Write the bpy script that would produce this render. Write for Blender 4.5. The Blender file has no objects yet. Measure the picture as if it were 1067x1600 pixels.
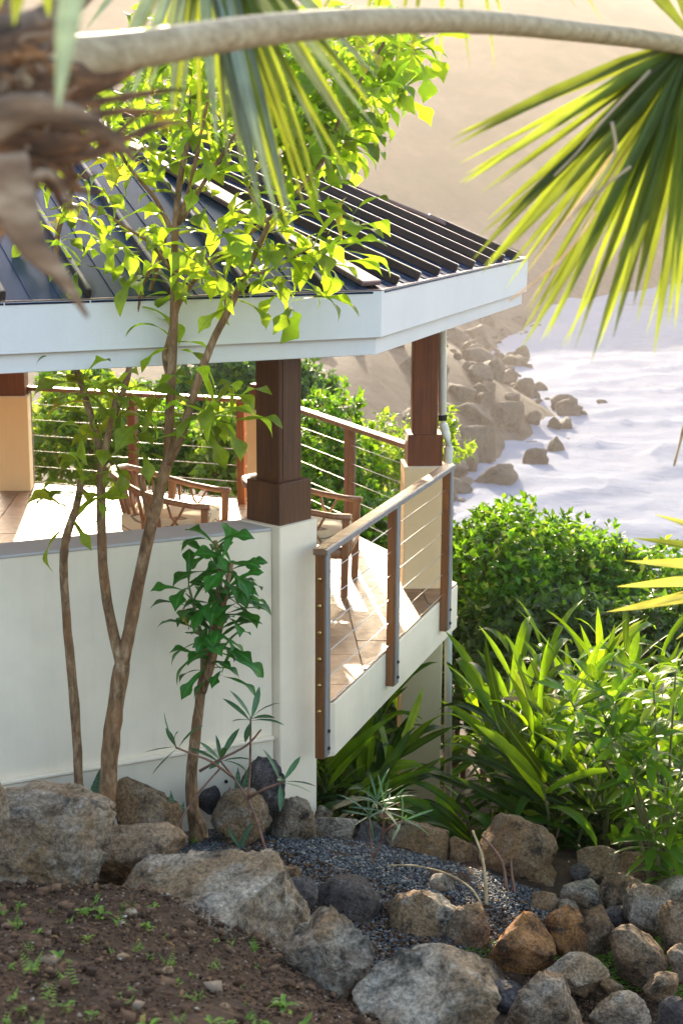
import bpy, bmesh, math, random
import numpy as np
from math import radians, sin, cos, tan, pi
from mathutils import Vector, Matrix, Quaternion, noise

random.seed(7)
rng = np.random.default_rng(11)
S = bpy.context.scene
COL = S.collection

# ------------------------------------------------------------------ camera
F_PX, PITCH, ROLL, CAM_H = 2352.6, radians(12.552), radians(0.291), 3.2
cam_d = bpy.data.cameras.new('camera')
cam = bpy.data.objects.new('camera', cam_d)
COL.objects.link(cam)
cam.location = (0, 0, CAM_H)
cam.rotation_euler = (Matrix.Rotation(pi / 2 - PITCH, 3, 'X') @ Matrix.Rotation(ROLL, 3, 'Z')).to_euler()
cam_d.sensor_fit = 'VERTICAL'
cam_d.sensor_height = 36.0
cam_d.lens = F_PX / 1600 * 36
cam_d.clip_start = 0.05
cam_d.clip_end = 5000
cam_d.dof.use_dof = True
cam_d.dof.focus_distance = 8.9
cam_d.dof.aperture_fstop = 5.0
S.camera = cam

# ------------------------------------------------------------------ sky, sun, exposure
SUN_AZ, SUN_EL = radians(-7.0), radians(17.6)      # azimuth from +Y towards +X
W = bpy.data.worlds.new('World')
S.world = W
W.use_nodes = True
nt = W.node_tree
nt.nodes.clear()
sky = nt.nodes.new('ShaderNodeTexSky')
sky.sky_type = 'NISHITA'
sky.sun_disc = False
sky.sun_elevation = SUN_EL
sky.sun_rotation = SUN_AZ
sky.air_density = 1.2
sky.dust_density = 2.0
sky.ozone_density = 1.0
bg = nt.nodes.new('ShaderNodeBackground')
bg.inputs['Strength'].default_value = 0.15
wo = nt.nodes.new('ShaderNodeOutputWorld')
nt.links.new(sky.outputs[0], bg.inputs[0])
nt.links.new(bg.outputs[0], wo.inputs[0])
sun_d = bpy.data.lights.new('sun', 'SUN')
sun_d.energy = 3.0
sun_d.angle = radians(0.55)
sun_d.color = (1.0, 0.83, 0.60)
sun = bpy.data.objects.new('sun', sun_d)
COL.objects.link(sun)
to_sun = Vector((sin(SUN_AZ) * cos(SUN_EL), cos(SUN_AZ) * cos(SUN_EL), sin(SUN_EL)))
sun.rotation_euler = to_sun.to_track_quat('Z', 'Y').to_euler()
sun.location = to_sun * 60
S.view_settings.view_transform = 'Standard'
S.view_settings.look = 'None'
S.view_settings.gamma = 1.0
S.view_settings.use_curve_mapping = False
S.view_settings.exposure = 2.38
S.render.resolution_x, S.render.resolution_y = 682, 1024
S.render.engine = 'CYCLES'
S.cycles.max_bounces = 6
S.cycles.diffuse_bounces = 3
S.cycles.glossy_bounces = 2
S.cycles.transparent_max_bounces = 8
S.cycles.volume_bounces = 0

# ------------------------------------------------------------------ helpers
def ray(px, py):
    """direction (with y = 1) through a pixel of the 1067 x 1600 photograph"""
    a, b = px - 533.5, py - 800.0
    c, s = cos(ROLL), sin(ROLL)
    a, b = a * c + b * s, -a * s + b * c
    x, u = a / F_PX, -b / F_PX
    y = cos(PITCH) + sin(PITCH) * u
    z = -sin(PITCH) + cos(PITCH) * u
    return Vector((x / y, 1.0, z / y))

def at(px, py, Y):
    r = ray(px, py)
    return Vector((r.x * Y, Y, CAM_H + r.z * Y))

def at_z(px, py, z):
    r = ray(px, py)
    t = (z - CAM_H) / r.z
    return Vector((r.x * t, t, z))

def pxs(n, Y):
    """length in metres of n photo pixels at distance Y"""
    return n * Y / F_PX

class MB:
    def __init__(self):
        self.v, self.f = [], []
    def add(self, vs, fs):
        o = len(self.v)
        self.v += [tuple(p) for p in vs]
        self.f += [tuple(i + o for i in q) for q in fs]
        return self
    def box(self, c, ax, ay, hx, hy, z0, z1):
        """box about plan point c, half sizes hx, hy along plan axes ax, ay"""
        c, ax, ay = Vector((c[0], c[1])), Vector(ax), Vector(ay)
        q = [c - ax * hx - ay * hy, c + ax * hx - ay * hy, c + ax * hx + ay * hy, c - ax * hx + ay * hy]
        return self.prism(q, z0, z1)
    def prism(self, poly, z0, z1):
        n = len(poly)
        ar = sum(poly[i][0] * poly[(i + 1) % n][1] - poly[(i + 1) % n][0] * poly[i][1] for i in range(n))
        if ar < 0:
            poly = poly[::-1]
        vs = [(p[0], p[1], z0) for p in poly] + [(p[0], p[1], z1) for p in poly]
        fs = [tuple(range(n - 1, -1, -1)), tuple(range(n, 2 * n))]
        fs += [(i, (i + 1) % n, n + (i + 1) % n, n + i) for i in range(n)]
        return self.add(vs, fs)
    def bar(self, a, b, w, h, up=(0, 0, 1)):
        a, b = Vector(a), Vector(b)
        d = (b - a).normalized()
        s = d.cross(Vector(up)).normalized()
        u = s.cross(d)
        vs = []
        for p in (a, b):
            for i, j in ((-1, -1), (1, -1), (1, 1), (-1, 1)):
                vs.append(p + s * (w / 2 * i) + u * (h / 2 * j))
        return self.add(vs, [(3, 2, 1, 0), (4, 5, 6, 7), (0, 1, 5, 4), (1, 2, 6, 5), (2, 3, 7, 6), (3, 0, 4, 7)])
    def tube(self, pts, rad, n=8, flat=1.0, up=(0, 0, 1), jitter=0.0):
        pts = [Vector(p) for p in pts]
        if not hasattr(rad, '__len__'):
            rad = [rad] * len(pts)
        o = len(self.v)
        upv = Vector(up)
        for i, p in enumerate(pts):
            d = (pts[min(i + 1, len(pts) - 1)] - pts[max(i - 1, 0)]).normalized()
            s = d.cross(upv)
            if s.length < 0.15:
                s = d.cross(Vector((0, 1, 0)))
            s.normalize()
            u = s.cross(d)
            for k in range(n):
                a = 2 * pi * k / n
                r = rad[i] * (1 + (random.uniform(-jitter, jitter) if jitter else 0))
                self.v.append(tuple(p + s * (cos(a) * r) + u * (sin(a) * r * flat)))
        m = len(pts)
        for i in range(m - 1):
            for k in range(n):
                a, b = o + i * n + k, o + i * n + (k + 1) % n
                self.f.append((a, b, b + n, a + n))
        self.f.append(tuple(o + k for k in range(n - 1, -1, -1)))
        self.f.append(tuple(o + (m - 1) * n + k for k in range(n)))
        return self
    def mesh(self, name, mat, smooth=False):
        me = bpy.data.meshes.new(name)
        me.from_pydata(self.v, [], self.f)
        if mat:
            me.materials.append(mat)
        if smooth:
            me.polygons.foreach_set('use_smooth', [True] * len(me.polygons))
        me.update()
        return me

def np_mesh(name, V, Fq, mat, smooth=False):
    """fast mesh from numpy arrays; Fq is (n, 3) or (n, 4)"""
    me = bpy.data.meshes.new(name)
    k = Fq.shape[1]
    me.vertices.add(len(V))
    me.vertices.foreach_set('co', np.ascontiguousarray(V, dtype=np.float32).ravel())
    me.loops.add(Fq.size)
    me.loops.foreach_set('vertex_index', Fq.astype(np.int32).ravel())
    me.polygons.add(len(Fq))
    me.polygons.foreach_set('loop_start', np.arange(0, Fq.size, k, dtype=np.int32))
    me.polygons.foreach_set('loop_total', np.full(len(Fq), k, dtype=np.int32))
    if smooth:
        me.polygons.foreach_set('use_smooth', np.ones(len(Fq), dtype=bool))
    me.materials.append(mat)
    me.update(calc_edges=True)
    me.validate()
    return me

def tag(o, label=None, cat=None, group=None, kind=None):
    if label: o['label'] = label
    if cat: o['category'] = cat
    if group: o['group'] = group
    if kind: o['kind'] = kind
    return o

def thing(name, loc, label, cat, group=None):
    o = bpy.data.objects.new(name, None)
    o.empty_display_size = 0.1
    COL.objects.link(o)
    o.location = loc
    return tag(o, label, cat, group)

def origin(o):
    """world translation of an un-rotated chain of parents"""
    p = Vector((0, 0, 0))
    while o is not None:
        p += o.location
        o = o.parent
    return p

def put(name, me, parent=None, world=True, M=None, bevel=0.0, kind=None):
    """link a mesh object; its coordinates are world coordinates unless M is given"""
    o = bpy.data.objects.new(name, me)
    COL.objects.link(o)
    base = origin(parent) if (parent is not None and world) else Vector((0, 0, 0))
    if parent is not None:
        o.parent = parent
    if M is None:
        o.location = -base
    else:
        o.matrix_basis = Matrix.Translation(-base) @ M
    if bevel:
        b = o.modifiers.new('bevel', 'BEVEL')
        b.width = bevel
        b.segments = 1
        b.limit_method = 'ANGLE'
    if kind: o['kind'] = kind
    return o

def clip_poly(poly, edges):
    """Sutherland-Hodgman: keep the part with dot(n, p) <= c for every (n, c)"""
    out = [Vector(p) for p in poly]
    for n, c in edges:
        n = Vector(n)
        inp, out = out, []
        for i in range(len(inp)):
            a, b = inp[i], inp[(i + 1) % len(inp)]
            da, db = n.dot(a) - c, n.dot(b) - c
            if da <= 0: out.append(a)
            if da * db < 0: out.append(a + (b - a) * (da / (da - db)))
        if len(out) < 3: return []
    return out

# ------------------------------------------------------------------ materials
class NT:
    def __init__(self, name):
        self.m = bpy.data.materials.new(name)
        self.m.use_nodes = True
        self.t = self.m.node_tree
        self.t.nodes.clear()
        self.out = self.n('OutputMaterial')
    def n(self, kind, **kw):
        nd = self.t.nodes.new('ShaderNode' + kind)
        for k, v in kw.items():
            if k.startswith('i_'):
                nd.inputs[k[2:].replace('_', ' ')].default_value = v
            else:
                setattr(nd, k, v)
        return nd
    def l(self, a, b):
        self.t.links.new(a, b)
    def coord(self, which='Object', scale=None, rot=None):
        c = self.n('TexCoord')
        s = c.outputs[which]
        if scale is not None or rot is not None:
            mp = self.n('Mapping')
            if scale is not None: mp.inputs['Scale'].default_value = scale if hasattr(scale, '__len__') else (scale,) * 3
            if rot is not None: mp.inputs['Rotation'].default_value = rot
            self.l(s, mp.inputs[0])
            s = mp.outputs[0]
        return s
    def noise(self, vec, scale, detail=4, rough=0.55, dist=0.0):
        nd = self.n('TexNoise')
        nd.inputs['Scale'].default_value = scale
        nd.inputs['Detail'].default_value = detail
        nd.inputs['Roughness'].default_value = rough
        nd.inputs['Distortion'].default_value = dist
        if vec is not None: self.l(vec, nd.inputs['Vector'])
        return nd.outputs[0]
    def ramp(self, fac, stops, interp='LINEAR'):
        r = self.n('ValToRGB')
        r.color_ramp.interpolation = interp
        e = r.color_ramp.elements
        while len(e) < len(stops): e.new(0.5)
        for k, (p, c) in enumerate(stops):
            e[k].position = p
            if not hasattr(c, '__len__'): c = (c, c, c)
            e[k].color = (*c[:3], 1)
        self.l(fac, r.inputs[0])
        return r.outputs[0]
    def mix(self, fac, a, b, mode='MIX'):
        m = self.n('Mix', data_type='RGBA', blend_type=mode)
        for s, v in ((0, fac), (6, a), (7, b)):
            if hasattr(v, 'is_linked'): self.l(v, m.inputs[s])
            elif s == 0: m.inputs[0].default_value = v
            else: m.inputs[s].default_value = (*v, 1)
        return m.outputs[2]
    def math(self, op, a, b=None):
        m = self.n('Math', operation=op)
        for k, v in enumerate((a, b)):
            if v is None: continue
            if hasattr(v, 'is_linked'): self.l(v, m.inputs[k])
            else: m.inputs[k].default_value = v
        return m.outputs[0]
    def bump(self, h, strength=0.4, dist=0.01, normal=None):
        b = self.n('Bump')
        b.inputs['Strength'].default_value = strength
        b.inputs['Distance'].default_value = dist
        self.l(h, b.inputs['Height'])
        if normal is not None: self.l(normal, b.inputs['Normal'])
        return b.outputs[0]
    def bsdf(self, color, rough=0.6, spec=0.5, metal=0.0, normal=None):
        p = self.n('BsdfPrincipled')
        if hasattr(color, 'is_linked'): self.l(color, p.inputs['Base Color'])
        else: p.inputs['Base Color'].default_value = (*color, 1)
        if hasattr(rough, 'is_linked'): self.l(rough, p.inputs['Roughness'])
        else: p.inputs['Roughness'].default_value = rough
        p.inputs['Specular IOR Level'].default_value = spec
        p.inputs['Metallic'].default_value = metal
        if normal is not None: self.l(normal, p.inputs['Normal'])
        return p
    def done(self, sh):
        self.l(sh.outputs[0] if hasattr(sh, 'outputs') else sh, self.out.inputs['Surface'])
        return self.m

def m_paint(name, col, dirt=0.06, rough=0.5, scale=3.0, board=False):
    t = NT(name)
    c = t.coord('Object')
    a = t.noise(c, scale, 6, 0.6)
    st = t.noise(t.coord('Object', (6, 6, 0.5)), 3, 4, 0.6)
    dk = tuple(x * (1 - dirt * 3) for x in col)
    k = t.ramp(a, [(0.35, 0.0), (0.75, 1.0)])
    k2 = t.ramp(st, [(0.5, 0.0), (0.8, 0.6)])
    cc = t.mix(t.math('MULTIPLY', k, 0.35), col, dk)
    cc = t.mix(t.math('MULTIPLY', k2, 0.3), cc, tuple(x * y for x, y in zip(dk, (1, 0.95, 0.85))))
    n = t.bump(t.noise(c, 9, 5, 0.6, 0.6), 0.16, 0.012, t.bump(t.noise(c, 90, 3), 0.2, 0.003))
    if board:
        g = t.noise(t.coord('Object', (1, 1, 14)), 6, 5, 0.7)
        n = t.bump(g, 0.25, 0.003, n)
    return t.done(t.bsdf(cc, rough, 0.35, 0, n))

def m_wood(name, light, dark, rough=0.4, axis='Z', scale=1.0, gloss=0.5):
    t = NT(name)
    sc = {'Z': (22, 22, 1.2), 'X': (1.2, 22, 22), 'Y': (22, 1.2, 22)}[axis]
    c = t.coord('Object', tuple(s * scale for s in sc))
    g = t.noise(c, 1.6, 7, 0.65, 0.6)
    w = t.noise(t.coord('Object'), 2.2, 3)
    col = t.ramp(g, [(0.28, dark), (0.5, tuple((a + b) / 2 for a, b in zip(light, dark))), (0.72, light)])
    col = t.mix(t.ramp(w, [(0.4, 0.0), (0.75, 0.55)]), col, dark)
    n = t.bump(g, 0.3, 0.003)
    r = t.ramp(g, [(0.3, rough + 0.15), (0.7, rough)])
    return t.done(t.bsdf(col, r, gloss, 0, n))

def m_leaf(name, base, trans, var=0.35, yellow=None, rough=0.38, tmix=0.5, island=False, spec=0.45, vein=True):
    t = NT(name)
    if island:
        r = t.n('NewGeometry').outputs['Random Per Island']
    else:
        r = t.n('ObjectInfo').outputs['Random']
    def vr(c):
        lo = tuple(x * (1 - var) for x in c)
        hi = tuple(min(1, x * (1 + var)) for x in c)
        st = [(0.0, lo), (0.55, c), (0.92, hi)]
        if yellow: st.append((1.0, yellow))
        return t.ramp(r, st)
    nz = t.noise(t.coord('Object'), 7, 3)
    cb, ct = vr(base), vr(trans)
    k = t.ramp(nz, [(0.3, 0.6), (0.7, 1.2)])
    cb = t.mix(1.0, cb, k, 'MULTIPLY')
    ct = t.mix(1.0, ct, t.ramp(nz, [(0.3, 0.72), (0.7, 1.1)]), 'MULTIPLY')
    rb = t.n('Attribute'); rb.attribute_name = 'rib'
    kr = t.ramp(rb.outputs['Fac'], [(0.84, 0.0), (0.93, 0.6)])
    cb = t.mix(kr, cb, tuple(min(1, x * 2.2 + 0.03) for x in base))
    ct = t.mix(kr, ct, tuple(x * 0.55 for x in trans))
    n = t.bump(t.noise(t.coord('Object', (60, 8, 8)), 1.5, 2), 0.15, 0.004) if vein else None
    p = t.bsdf(cb, rough, spec, 0, n)
    tr = t.n('BsdfTranslucent')
    t.l(ct, tr.inputs[0])
    mx = t.n('MixShader')
    mx.inputs[0].default_value = tmix
    t.l(p.outputs[0], mx.inputs[1])
    t.l(tr.outputs[0], mx.inputs[2])
    return t.done(mx)

def m_rock(name, a, b, c, lichen=0.25):
    t = NT(name)
    co = t.coord('Object')
    o = t.n('ObjectInfo')
    add = t.n('VectorMath', operation='ADD')
    t.l(co, add.inputs[0])
    t.l(o.outputs['Location'], add.inputs[1])
    v = add.outputs[0]
    n1 = t.noise(v, 5.5, 8, 0.72, 0.7)
    n2 = t.noise(v, 2.1, 5, 0.6, 0.8)
    n3 = t.noise(v, 60, 4, 0.7)
    n4 = t.noise(v, 11, 6, 0.7, 0.4)
    col = t.ramp(n1, [(0.39, tuple(x * 0.7 for x in c)), (0.47, a), (0.59, tuple(min(1, x * 1.75) for x in a))])
    col = t.mix(t.ramp(n2, [(0.40, 0.0), (0.58, 0.9)]), col, b)
    col = t.mix(t.ramp(n4, [(0.56, 0.0), (0.7, lichen)]), col, (0.58, 0.55, 0.48))
    col = t.mix(t.ramp(n4, [(0.33, 0.9), (0.45, 0.0)]), col, tuple(x * 0.4 for x in c))
    col = t.mix(1.0, col, t.ramp(n3, [(0.32, 0.38), (0.68, 1.45)]), 'MULTIPLY')
    h = t.math('ADD', n4, t.math('MULTIPLY', n3, 0.35))
    n = t.bump(h, 1.0, 0.06)
    return t.done(t.bsdf(col, 0.82, 0.3, 0, n))

M = {}
M['stucco'] = m_paint('cream stucco', (0.90, 0.745, 0.555), 0.11, 0.8)
M['stucco_base'] = m_paint('stained base stucco', (0.80, 0.67, 0.50), 0.16, 0.85, 2.2)
M['stucco_peach_bounce'] = m_paint('peach stucco with bounce light', (0.93, 0.71, 0.40), 0.04, 0.8)  # peach made stronger and lighter for the warm light bounced off the deck
M['cap'] = m_paint('grey parapet cap paint', (0.52, 0.47, 0.44), 0.1, 0.6)
M['white'] = m_paint('white board paint', (0.74, 0.715, 0.695), 0.06, 0.45, 2.0, True)
M['soffit'] = m_paint('soffit paint', (0.74, 0.72, 0.68), 0.05, 0.6)
M['pvc'] = m_paint('cream pipe paint', (0.78, 0.74, 0.62), 0.08, 0.35)
M['wood_v'] = m_wood('stained timber upright', (0.15, 0.055, 0.018), (0.045, 0.015, 0.006), 0.36)
M['wood_red'] = m_wood('red brown timber', (0.26, 0.078, 0.022), (0.095, 0.026, 0.008), 0.38)
M['wood_post'] = m_wood('railing timber', (0.33, 0.125, 0.036), (0.12, 0.042, 0.012), 0.32, 'Z', 1.0, 0.6)
M['wood_grey'] = m_wood('weathered grey timber', (0.30, 0.27, 0.26), (0.16, 0.14, 0.135), 0.5)
M['wood_chair'] = m_wood('chair timber', (0.40, 0.20, 0.095), (0.18, 0.08, 0.035), 0.3, 'Z', 1.2, 0.6)
M['bark'] = None

def mk_simple():
    t = NT('brass fitting'); M['brass'] = t.done(t.bsdf((0.62, 0.42, 0.16), 0.3, 0.5, 1.0))
    t = NT('steel cable'); M['steel'] = t.done(t.bsdf((0.72, 0.68, 0.66), 0.28, 0.5, 1.0))
    t = NT('dark hole'); M['dark'] = t.done(t.bsdf((0.02, 0.018, 0.016), 0.8))
    # standing seam metal
    t = NT('roof metal tinted sky blue')
    n = t.noise(t.coord('Object'), 2.5, 4)
    c = t.ramp(n, [(0.3, (0.012, 0.026, 0.06)), (0.7, (0.022, 0.044, 0.095))])  # blue of the reflected sky is put into the base colour
    M['roof'] = t.done(t.bsdf(c, t.ramp(n, [(0.3, 0.2), (0.7, 0.28)]), 0.05, 0.0, t.bump(t.noise(t.coord('Object', (3, 3, 3)), 1.2, 2), 0.12, 0.01)))
    t = NT('brown roof seam metal')
    n = t.noise(t.coord('Object'), 5, 4)
    M['seam'] = t.done(t.bsdf(t.ramp(n, [(0.3, (0.045, 0.033, 0.032)), (0.7, (0.08, 0.056, 0.05))]), 0.34, 0.5, 0.35))
    t = NT('rose copper flashing')
    n = t.noise(t.coord('Object'), 9, 5)
    M['flash'] = t.done(t.bsdf(t.ramp(n, [(0.3, (0.17, 0.10, 0.088)), (0.7, (0.26, 0.165, 0.145))]), 0.38, 0.5, 0.4))
    # deck tile
    t = NT('slate brown deck tile')
    co = t.coord('Object')
    a = t.noise(co, 2.3, 8, 0.66, 0.7)
    b = t.noise(co, 14, 6, 0.7, 0.4)
    c = t.ramp(a, [(0.3, (0.15, 0.075, 0.036)), (0.5, (0.27, 0.145, 0.072)), (0.7, (0.37, 0.215, 0.115))])
    rnd = t.ramp(t.n('ObjectInfo').outputs['Random'], [(0, 0.78), (1, 1.12)])
    c = t.mix(1.0, c, rnd, 'MULTIPLY')
    c = t.mix(t.ramp(b, [(0.5, 0.0), (0.75, 0.4)]), c, (0.16, 0.10, 0.075))
    M['tile'] = t.done(t.bsdf(c, t.ramp(b, [(0.3, 0.35), (0.7, 0.6)]), 0.45, 0, t.bump(b, 0.3, 0.004)))
    t = NT('tile grout'); M['grout'] = t.done(t.bsdf((0.30, 0.23, 0.17), 0.9))
    # cushion with dark scrolls
    t = NT('cream cushion with scrolls')
    co = t.coord('Object')
    w = t.n('TexWave', wave_type='RINGS'); w.inputs['Scale'].default_value = 3.2; w.inputs['Distortion'].default_value = 9; w.inputs['Detail'].default_value = 1.0; w.inputs['Detail Scale'].default_value = 1.3
    t.l(co, w.inputs[0])
    c = t.mix(t.ramp(w.outputs[1], [(0.0, 0.85), (0.09, 0.0)]), (0.78, 0.68, 0.48), (0.16, 0.10, 0.06))
    M['cushion'] = t.done(t.bsdf(c, 0.9, 0.2, 0, t.bump(t.noise(co, 160, 2), 0.2, 0.002)))
    # bark
    t = NT('grey brown bark')
    co = t.coord('Object', (1, 1, 0.35))
    a = t.noise(co, 26, 6, 0.7, 0.5)
    b = t.noise(t.coord('Object'), 5, 4)
    c = t.ramp(a, [(0.3, (0.06, 0.035, 0.018)), (0.5, (0.24, 0.135, 0.065)), (0.7, (0.48, 0.31, 0.17))])
    c = t.mix(t.ramp(b, [(0.45, 0.0), (0.7, 0.6)]), c, (0.30, 0.125, 0.045))
    M['bark'] = t.done(t.bsdf(c, 0.85, 0.25, 0, t.bump(a, 1.0, 0.02)))
    t = NT('green stem'); M['stem'] = t.done(t.bsdf(t.ramp(t.noise(t.coord('Object'), 12, 3), [(0.3, (0.10, 0.11, 0.03)), (0.7, (0.20, 0.18, 0.06))]), 0.5))
    t = NT('reddish stem'); M['stem_red'] = t.done(t.bsdf(t.ramp(t.noise(t.coord('Object'), 16, 4), [(0.3, (0.10, 0.04, 0.025)), (0.7, (0.26, 0.12, 0.07))]), 0.6))
    t = NT('dry straw stalk'); M['straw'] = t.done(t.bsdf(t.ramp(t.noise(t.coord('Object', (6, 6, 6)), 4, 4), [(0.3, (0.26, 0.16, 0.07)), (0.7, (0.52, 0.38, 0.20))]), 0.7))
    t = NT('dry palm fibre'); M['fibre'] = t.done(t.bsdf(t.ramp(t.noise(t.coord('Object', (4, 4, 14)), 4, 5), [(0.3, (0.02, 0.011, 0.007)), (0.5, (0.11, 0.05, 0.02)), (0.72, (0.36, 0.18, 0.075))]), 0.8))
    t = NT('dry grey palm sheath'); M['sheath'] = t.done(t.bsdf(t.ramp(t.noise(t.coord('Object', (3, 12, 12)), 3, 5), [(0.3, (0.05, 0.028, 0.015)), (0.5, (0.16, 0.10, 0.06)), (0.72, (0.36, 0.28, 0.20))]), 0.75))
    t = NT('palm petiole skin')
    a = t.noise(t.coord('Object', (1.5, 14, 14)), 5, 6, 0.7)
    b = t.noise(t.coord('Object'), 70, 3)
    c = t.ramp(a, [(0.3, (0.20, 0.14, 0.07)), (0.55, (0.36, 0.28, 0.165)), (0.75, (0.48, 0.40, 0.27))])
    c = t.mix(t.ramp(b, [(0.55, 0.0), (0.75, 0.35)]), c, (0.18, 0.12, 0.07))
    M['petiole'] = t.done(t.bsdf(c, 0.6, 0.35, 0, t.bump(a, 0.3, 0.003)))
    # ground
    t = NT('brown garden soil')
    co = t.coord('Object')
    a = t.noise(co, 3.0, 8, 0.7)
    b = t.noise(co, 28, 6, 0.7)
    far = t.noise(co, 0.03, 8, 0.65)
    c = t.ramp(b, [(0.3, (0.018, 0.01, 0.006)), (0.5, (0.068, 0.036, 0.019)), (0.72, (0.16, 0.09, 0.05))])
    c = t.mix(t.ramp(a, [(0.42, 0.0), (0.62, 0.75)]), c, (0.028, 0.015, 0.009))
    fc = t.ramp(far, [(0.35, (0.035, 0.042, 0.016)), (0.5, (0.085, 0.07, 0.035)), (0.65, (0.16, 0.115, 0.065))])
    ln = t.n('VectorMath', operation='LENGTH'); t.l(co, ln.inputs[0])
    k = t.n('MapRange'); k.inputs['From Min'].default_value = 20; k.inputs['From Max'].default_value = 60
    t.l(ln.outputs['Value'], k.inputs[0])
    c = t.mix(k.outputs[0], c, fc)
    sx = t.n('SeparateXYZ'); t.l(co, sx.inputs[0])
    kz = t.n('MapRange'); kz.inputs['From Min'].default_value = 2; kz.inputs['From Max'].default_value = -12
    t.l(sx.outputs[2], kz.inputs[0])
    rk = t.ramp(t.noise(co, 0.5, 8, 0.75), [(0.35, (0.018, 0.015, 0.012)), (0.65, (0.085, 0.066, 0.046))])
    c = t.mix(kz.outputs[0], c, rk)
    M['soil'] = t.done(t.bsdf(c, 0.92, 0.2, 0, t.bump(b, 0.7, 0.02)))
    t = NT('dark blue grey gravel')
    r = t.n('NewGeometry').outputs['Random Per Island']
    c = t.ramp(r, [(0, (0.022, 0.025, 0.03)), (0.45, (0.06, 0.066, 0.075)), (0.8, (0.12, 0.122, 0.126)), (0.96, (0.26, 0.24, 0.20)), (1, (0.25, 0.16, 0.09))])
    M['gravel'] = t.done(t.bsdf(c, 0.7, 0.4, 0, t.bump(t.noise(t.coord('Object'), 120, 3), 0.3, 0.003)))
    t = NT('brown soil crumb')
    r = t.n('NewGeometry').outputs['Random Per Island']
    c = t.ramp(r, [(0, (0.02, 0.011, 0.006)), (0.5, (0.075, 0.038, 0.02)), (0.90, (0.14, 0.08, 0.045)), (0.99, (0.22, 0.16, 0.11)), (1, (0.45, 0.4, 0.34))])
    M['crumb'] = t.done(t.bsdf(c, 0.9, 0.2, 0, t.bump(t.noise(t.coord('Object'), 90, 3), 0.4, 0.004)))
    # sea
    t = NT('foaming sea water')
    co = t.coord('Object')
    fo = t.n('Attribute'); fo.attribute_name = 'foam'
    a = t.noise(t.coord('Object', (0.07, 0.16, 0.1), (0, 0, 0.35)), 1.0, 9, 0.72, 1.0)
    b = t.noise(t.coord('Object', (0.22, 0.42, 0.5), (0, 0, 0.35)), 1.0, 8, 0.75, 1.2)
    e = t.noise(t.coord('Object', (0.55, 0.95, 1.0), (0, 0, 0.3)), 1.0, 6, 0.72, 1.5)
    s = t.math('ADD', t.math('MULTIPLY', a, 0.40), t.math('MULTIPLY', b, 0.40))
    s = t.math('ADD', s, t.math('MULTIPLY', e, 0.5))
    s = t.math('ADD', s, fo.outputs['Fac'])
    k = t.ramp(s, [(0.615, 0.0), (0.675, 0.5), (0.78, 1.0)])
    wn = t.bump(b, 1.0, 0.3, t.bump(e, 0.9, 0.12))
    water = t.bsdf((0.010, 0.022, 0.04), 0.4, 0.04, 0, wn)
    foam = t.bsdf((0.175, 0.20, 0.26), 0.85, 0.1, 0, wn)
    mx = t.n('MixShader'); t.l(k, mx.inputs[0]); t.l(water.outputs[0], mx.inputs[1]); t.l(foam.outputs[0], mx.inputs[2])
    M['sea'] = t.done(mx)
    # snake plant leaf with pale cross bands
    t = NT('banded snake plant leaf')
    a = t.noise(t.coord('Object', (5, 30, 5)), 2, 4, 0.6, 0.6)
    c = t.ramp(a, [(0.4, (0.02, 0.06, 0.028)), (0.56, (0.12, 0.20, 0.10))])
    M['snake'] = t.done(t.bsdf(c, 0.4, 0.5))
mk_simple()

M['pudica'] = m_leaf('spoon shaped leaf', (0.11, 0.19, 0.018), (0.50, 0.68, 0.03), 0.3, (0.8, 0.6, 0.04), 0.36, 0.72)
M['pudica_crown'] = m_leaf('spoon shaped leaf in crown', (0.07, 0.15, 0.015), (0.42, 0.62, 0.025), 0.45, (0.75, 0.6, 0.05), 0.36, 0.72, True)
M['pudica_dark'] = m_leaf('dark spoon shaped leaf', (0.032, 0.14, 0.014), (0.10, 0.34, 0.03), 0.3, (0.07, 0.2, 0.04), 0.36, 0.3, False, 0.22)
M['ginger'] = m_leaf('ginger blade', (0.016, 0.078, 0.004), (0.36, 0.62, 0.01), 0.85, (0.55, 0.62, 0.04), 0.4, 0.45, False, 0.12)
M['shrub'] = m_leaf('light shrub leaf', (0.05, 0.15, 0.01), (0.34, 0.58, 0.012), 0.6, (0.45, 0.5, 0.06), 0.42, 0.45, False, 0.12)
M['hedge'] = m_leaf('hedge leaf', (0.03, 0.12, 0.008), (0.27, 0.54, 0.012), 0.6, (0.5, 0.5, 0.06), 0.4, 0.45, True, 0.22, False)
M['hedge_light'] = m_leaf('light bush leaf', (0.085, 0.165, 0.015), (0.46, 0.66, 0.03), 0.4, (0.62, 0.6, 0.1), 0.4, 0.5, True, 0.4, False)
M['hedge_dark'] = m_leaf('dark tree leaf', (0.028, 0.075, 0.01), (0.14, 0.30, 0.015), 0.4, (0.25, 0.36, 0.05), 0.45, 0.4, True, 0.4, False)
M['palm'] = m_leaf('fan palm segment', (0.075, 0.115, 0.018), (0.38, 0.46, 0.035), 0.45, (0.42, 0.38, 0.05), 0.38, 0.40, False, 0.22)
M['palm_blue'] = m_leaf('blue green palm segment', (0.16, 0.20, 0.14), (0.30, 0.38, 0.14), 0.25, (0.28, 0.36, 0.18), 0.35, 0.16)
M['palm_dry'] = m_leaf('dry pale palm strip', (0.62, 0.50, 0.34), (0.75, 0.58, 0.34), 0.15, None, 0.5, 0.35)
M['palm_yellow'] = m_leaf('yellow green palm segment', (0.30, 0.32, 0.07), (0.5, 0.48, 0.07), 0.2, None, 0.4, 0.5)
M['oleander'] = m_leaf('grey green narrow leaf', (0.04, 0.11, 0.04), (0.16, 0.32, 0.06), 0.3, None, 0.35, 0.3)
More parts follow.
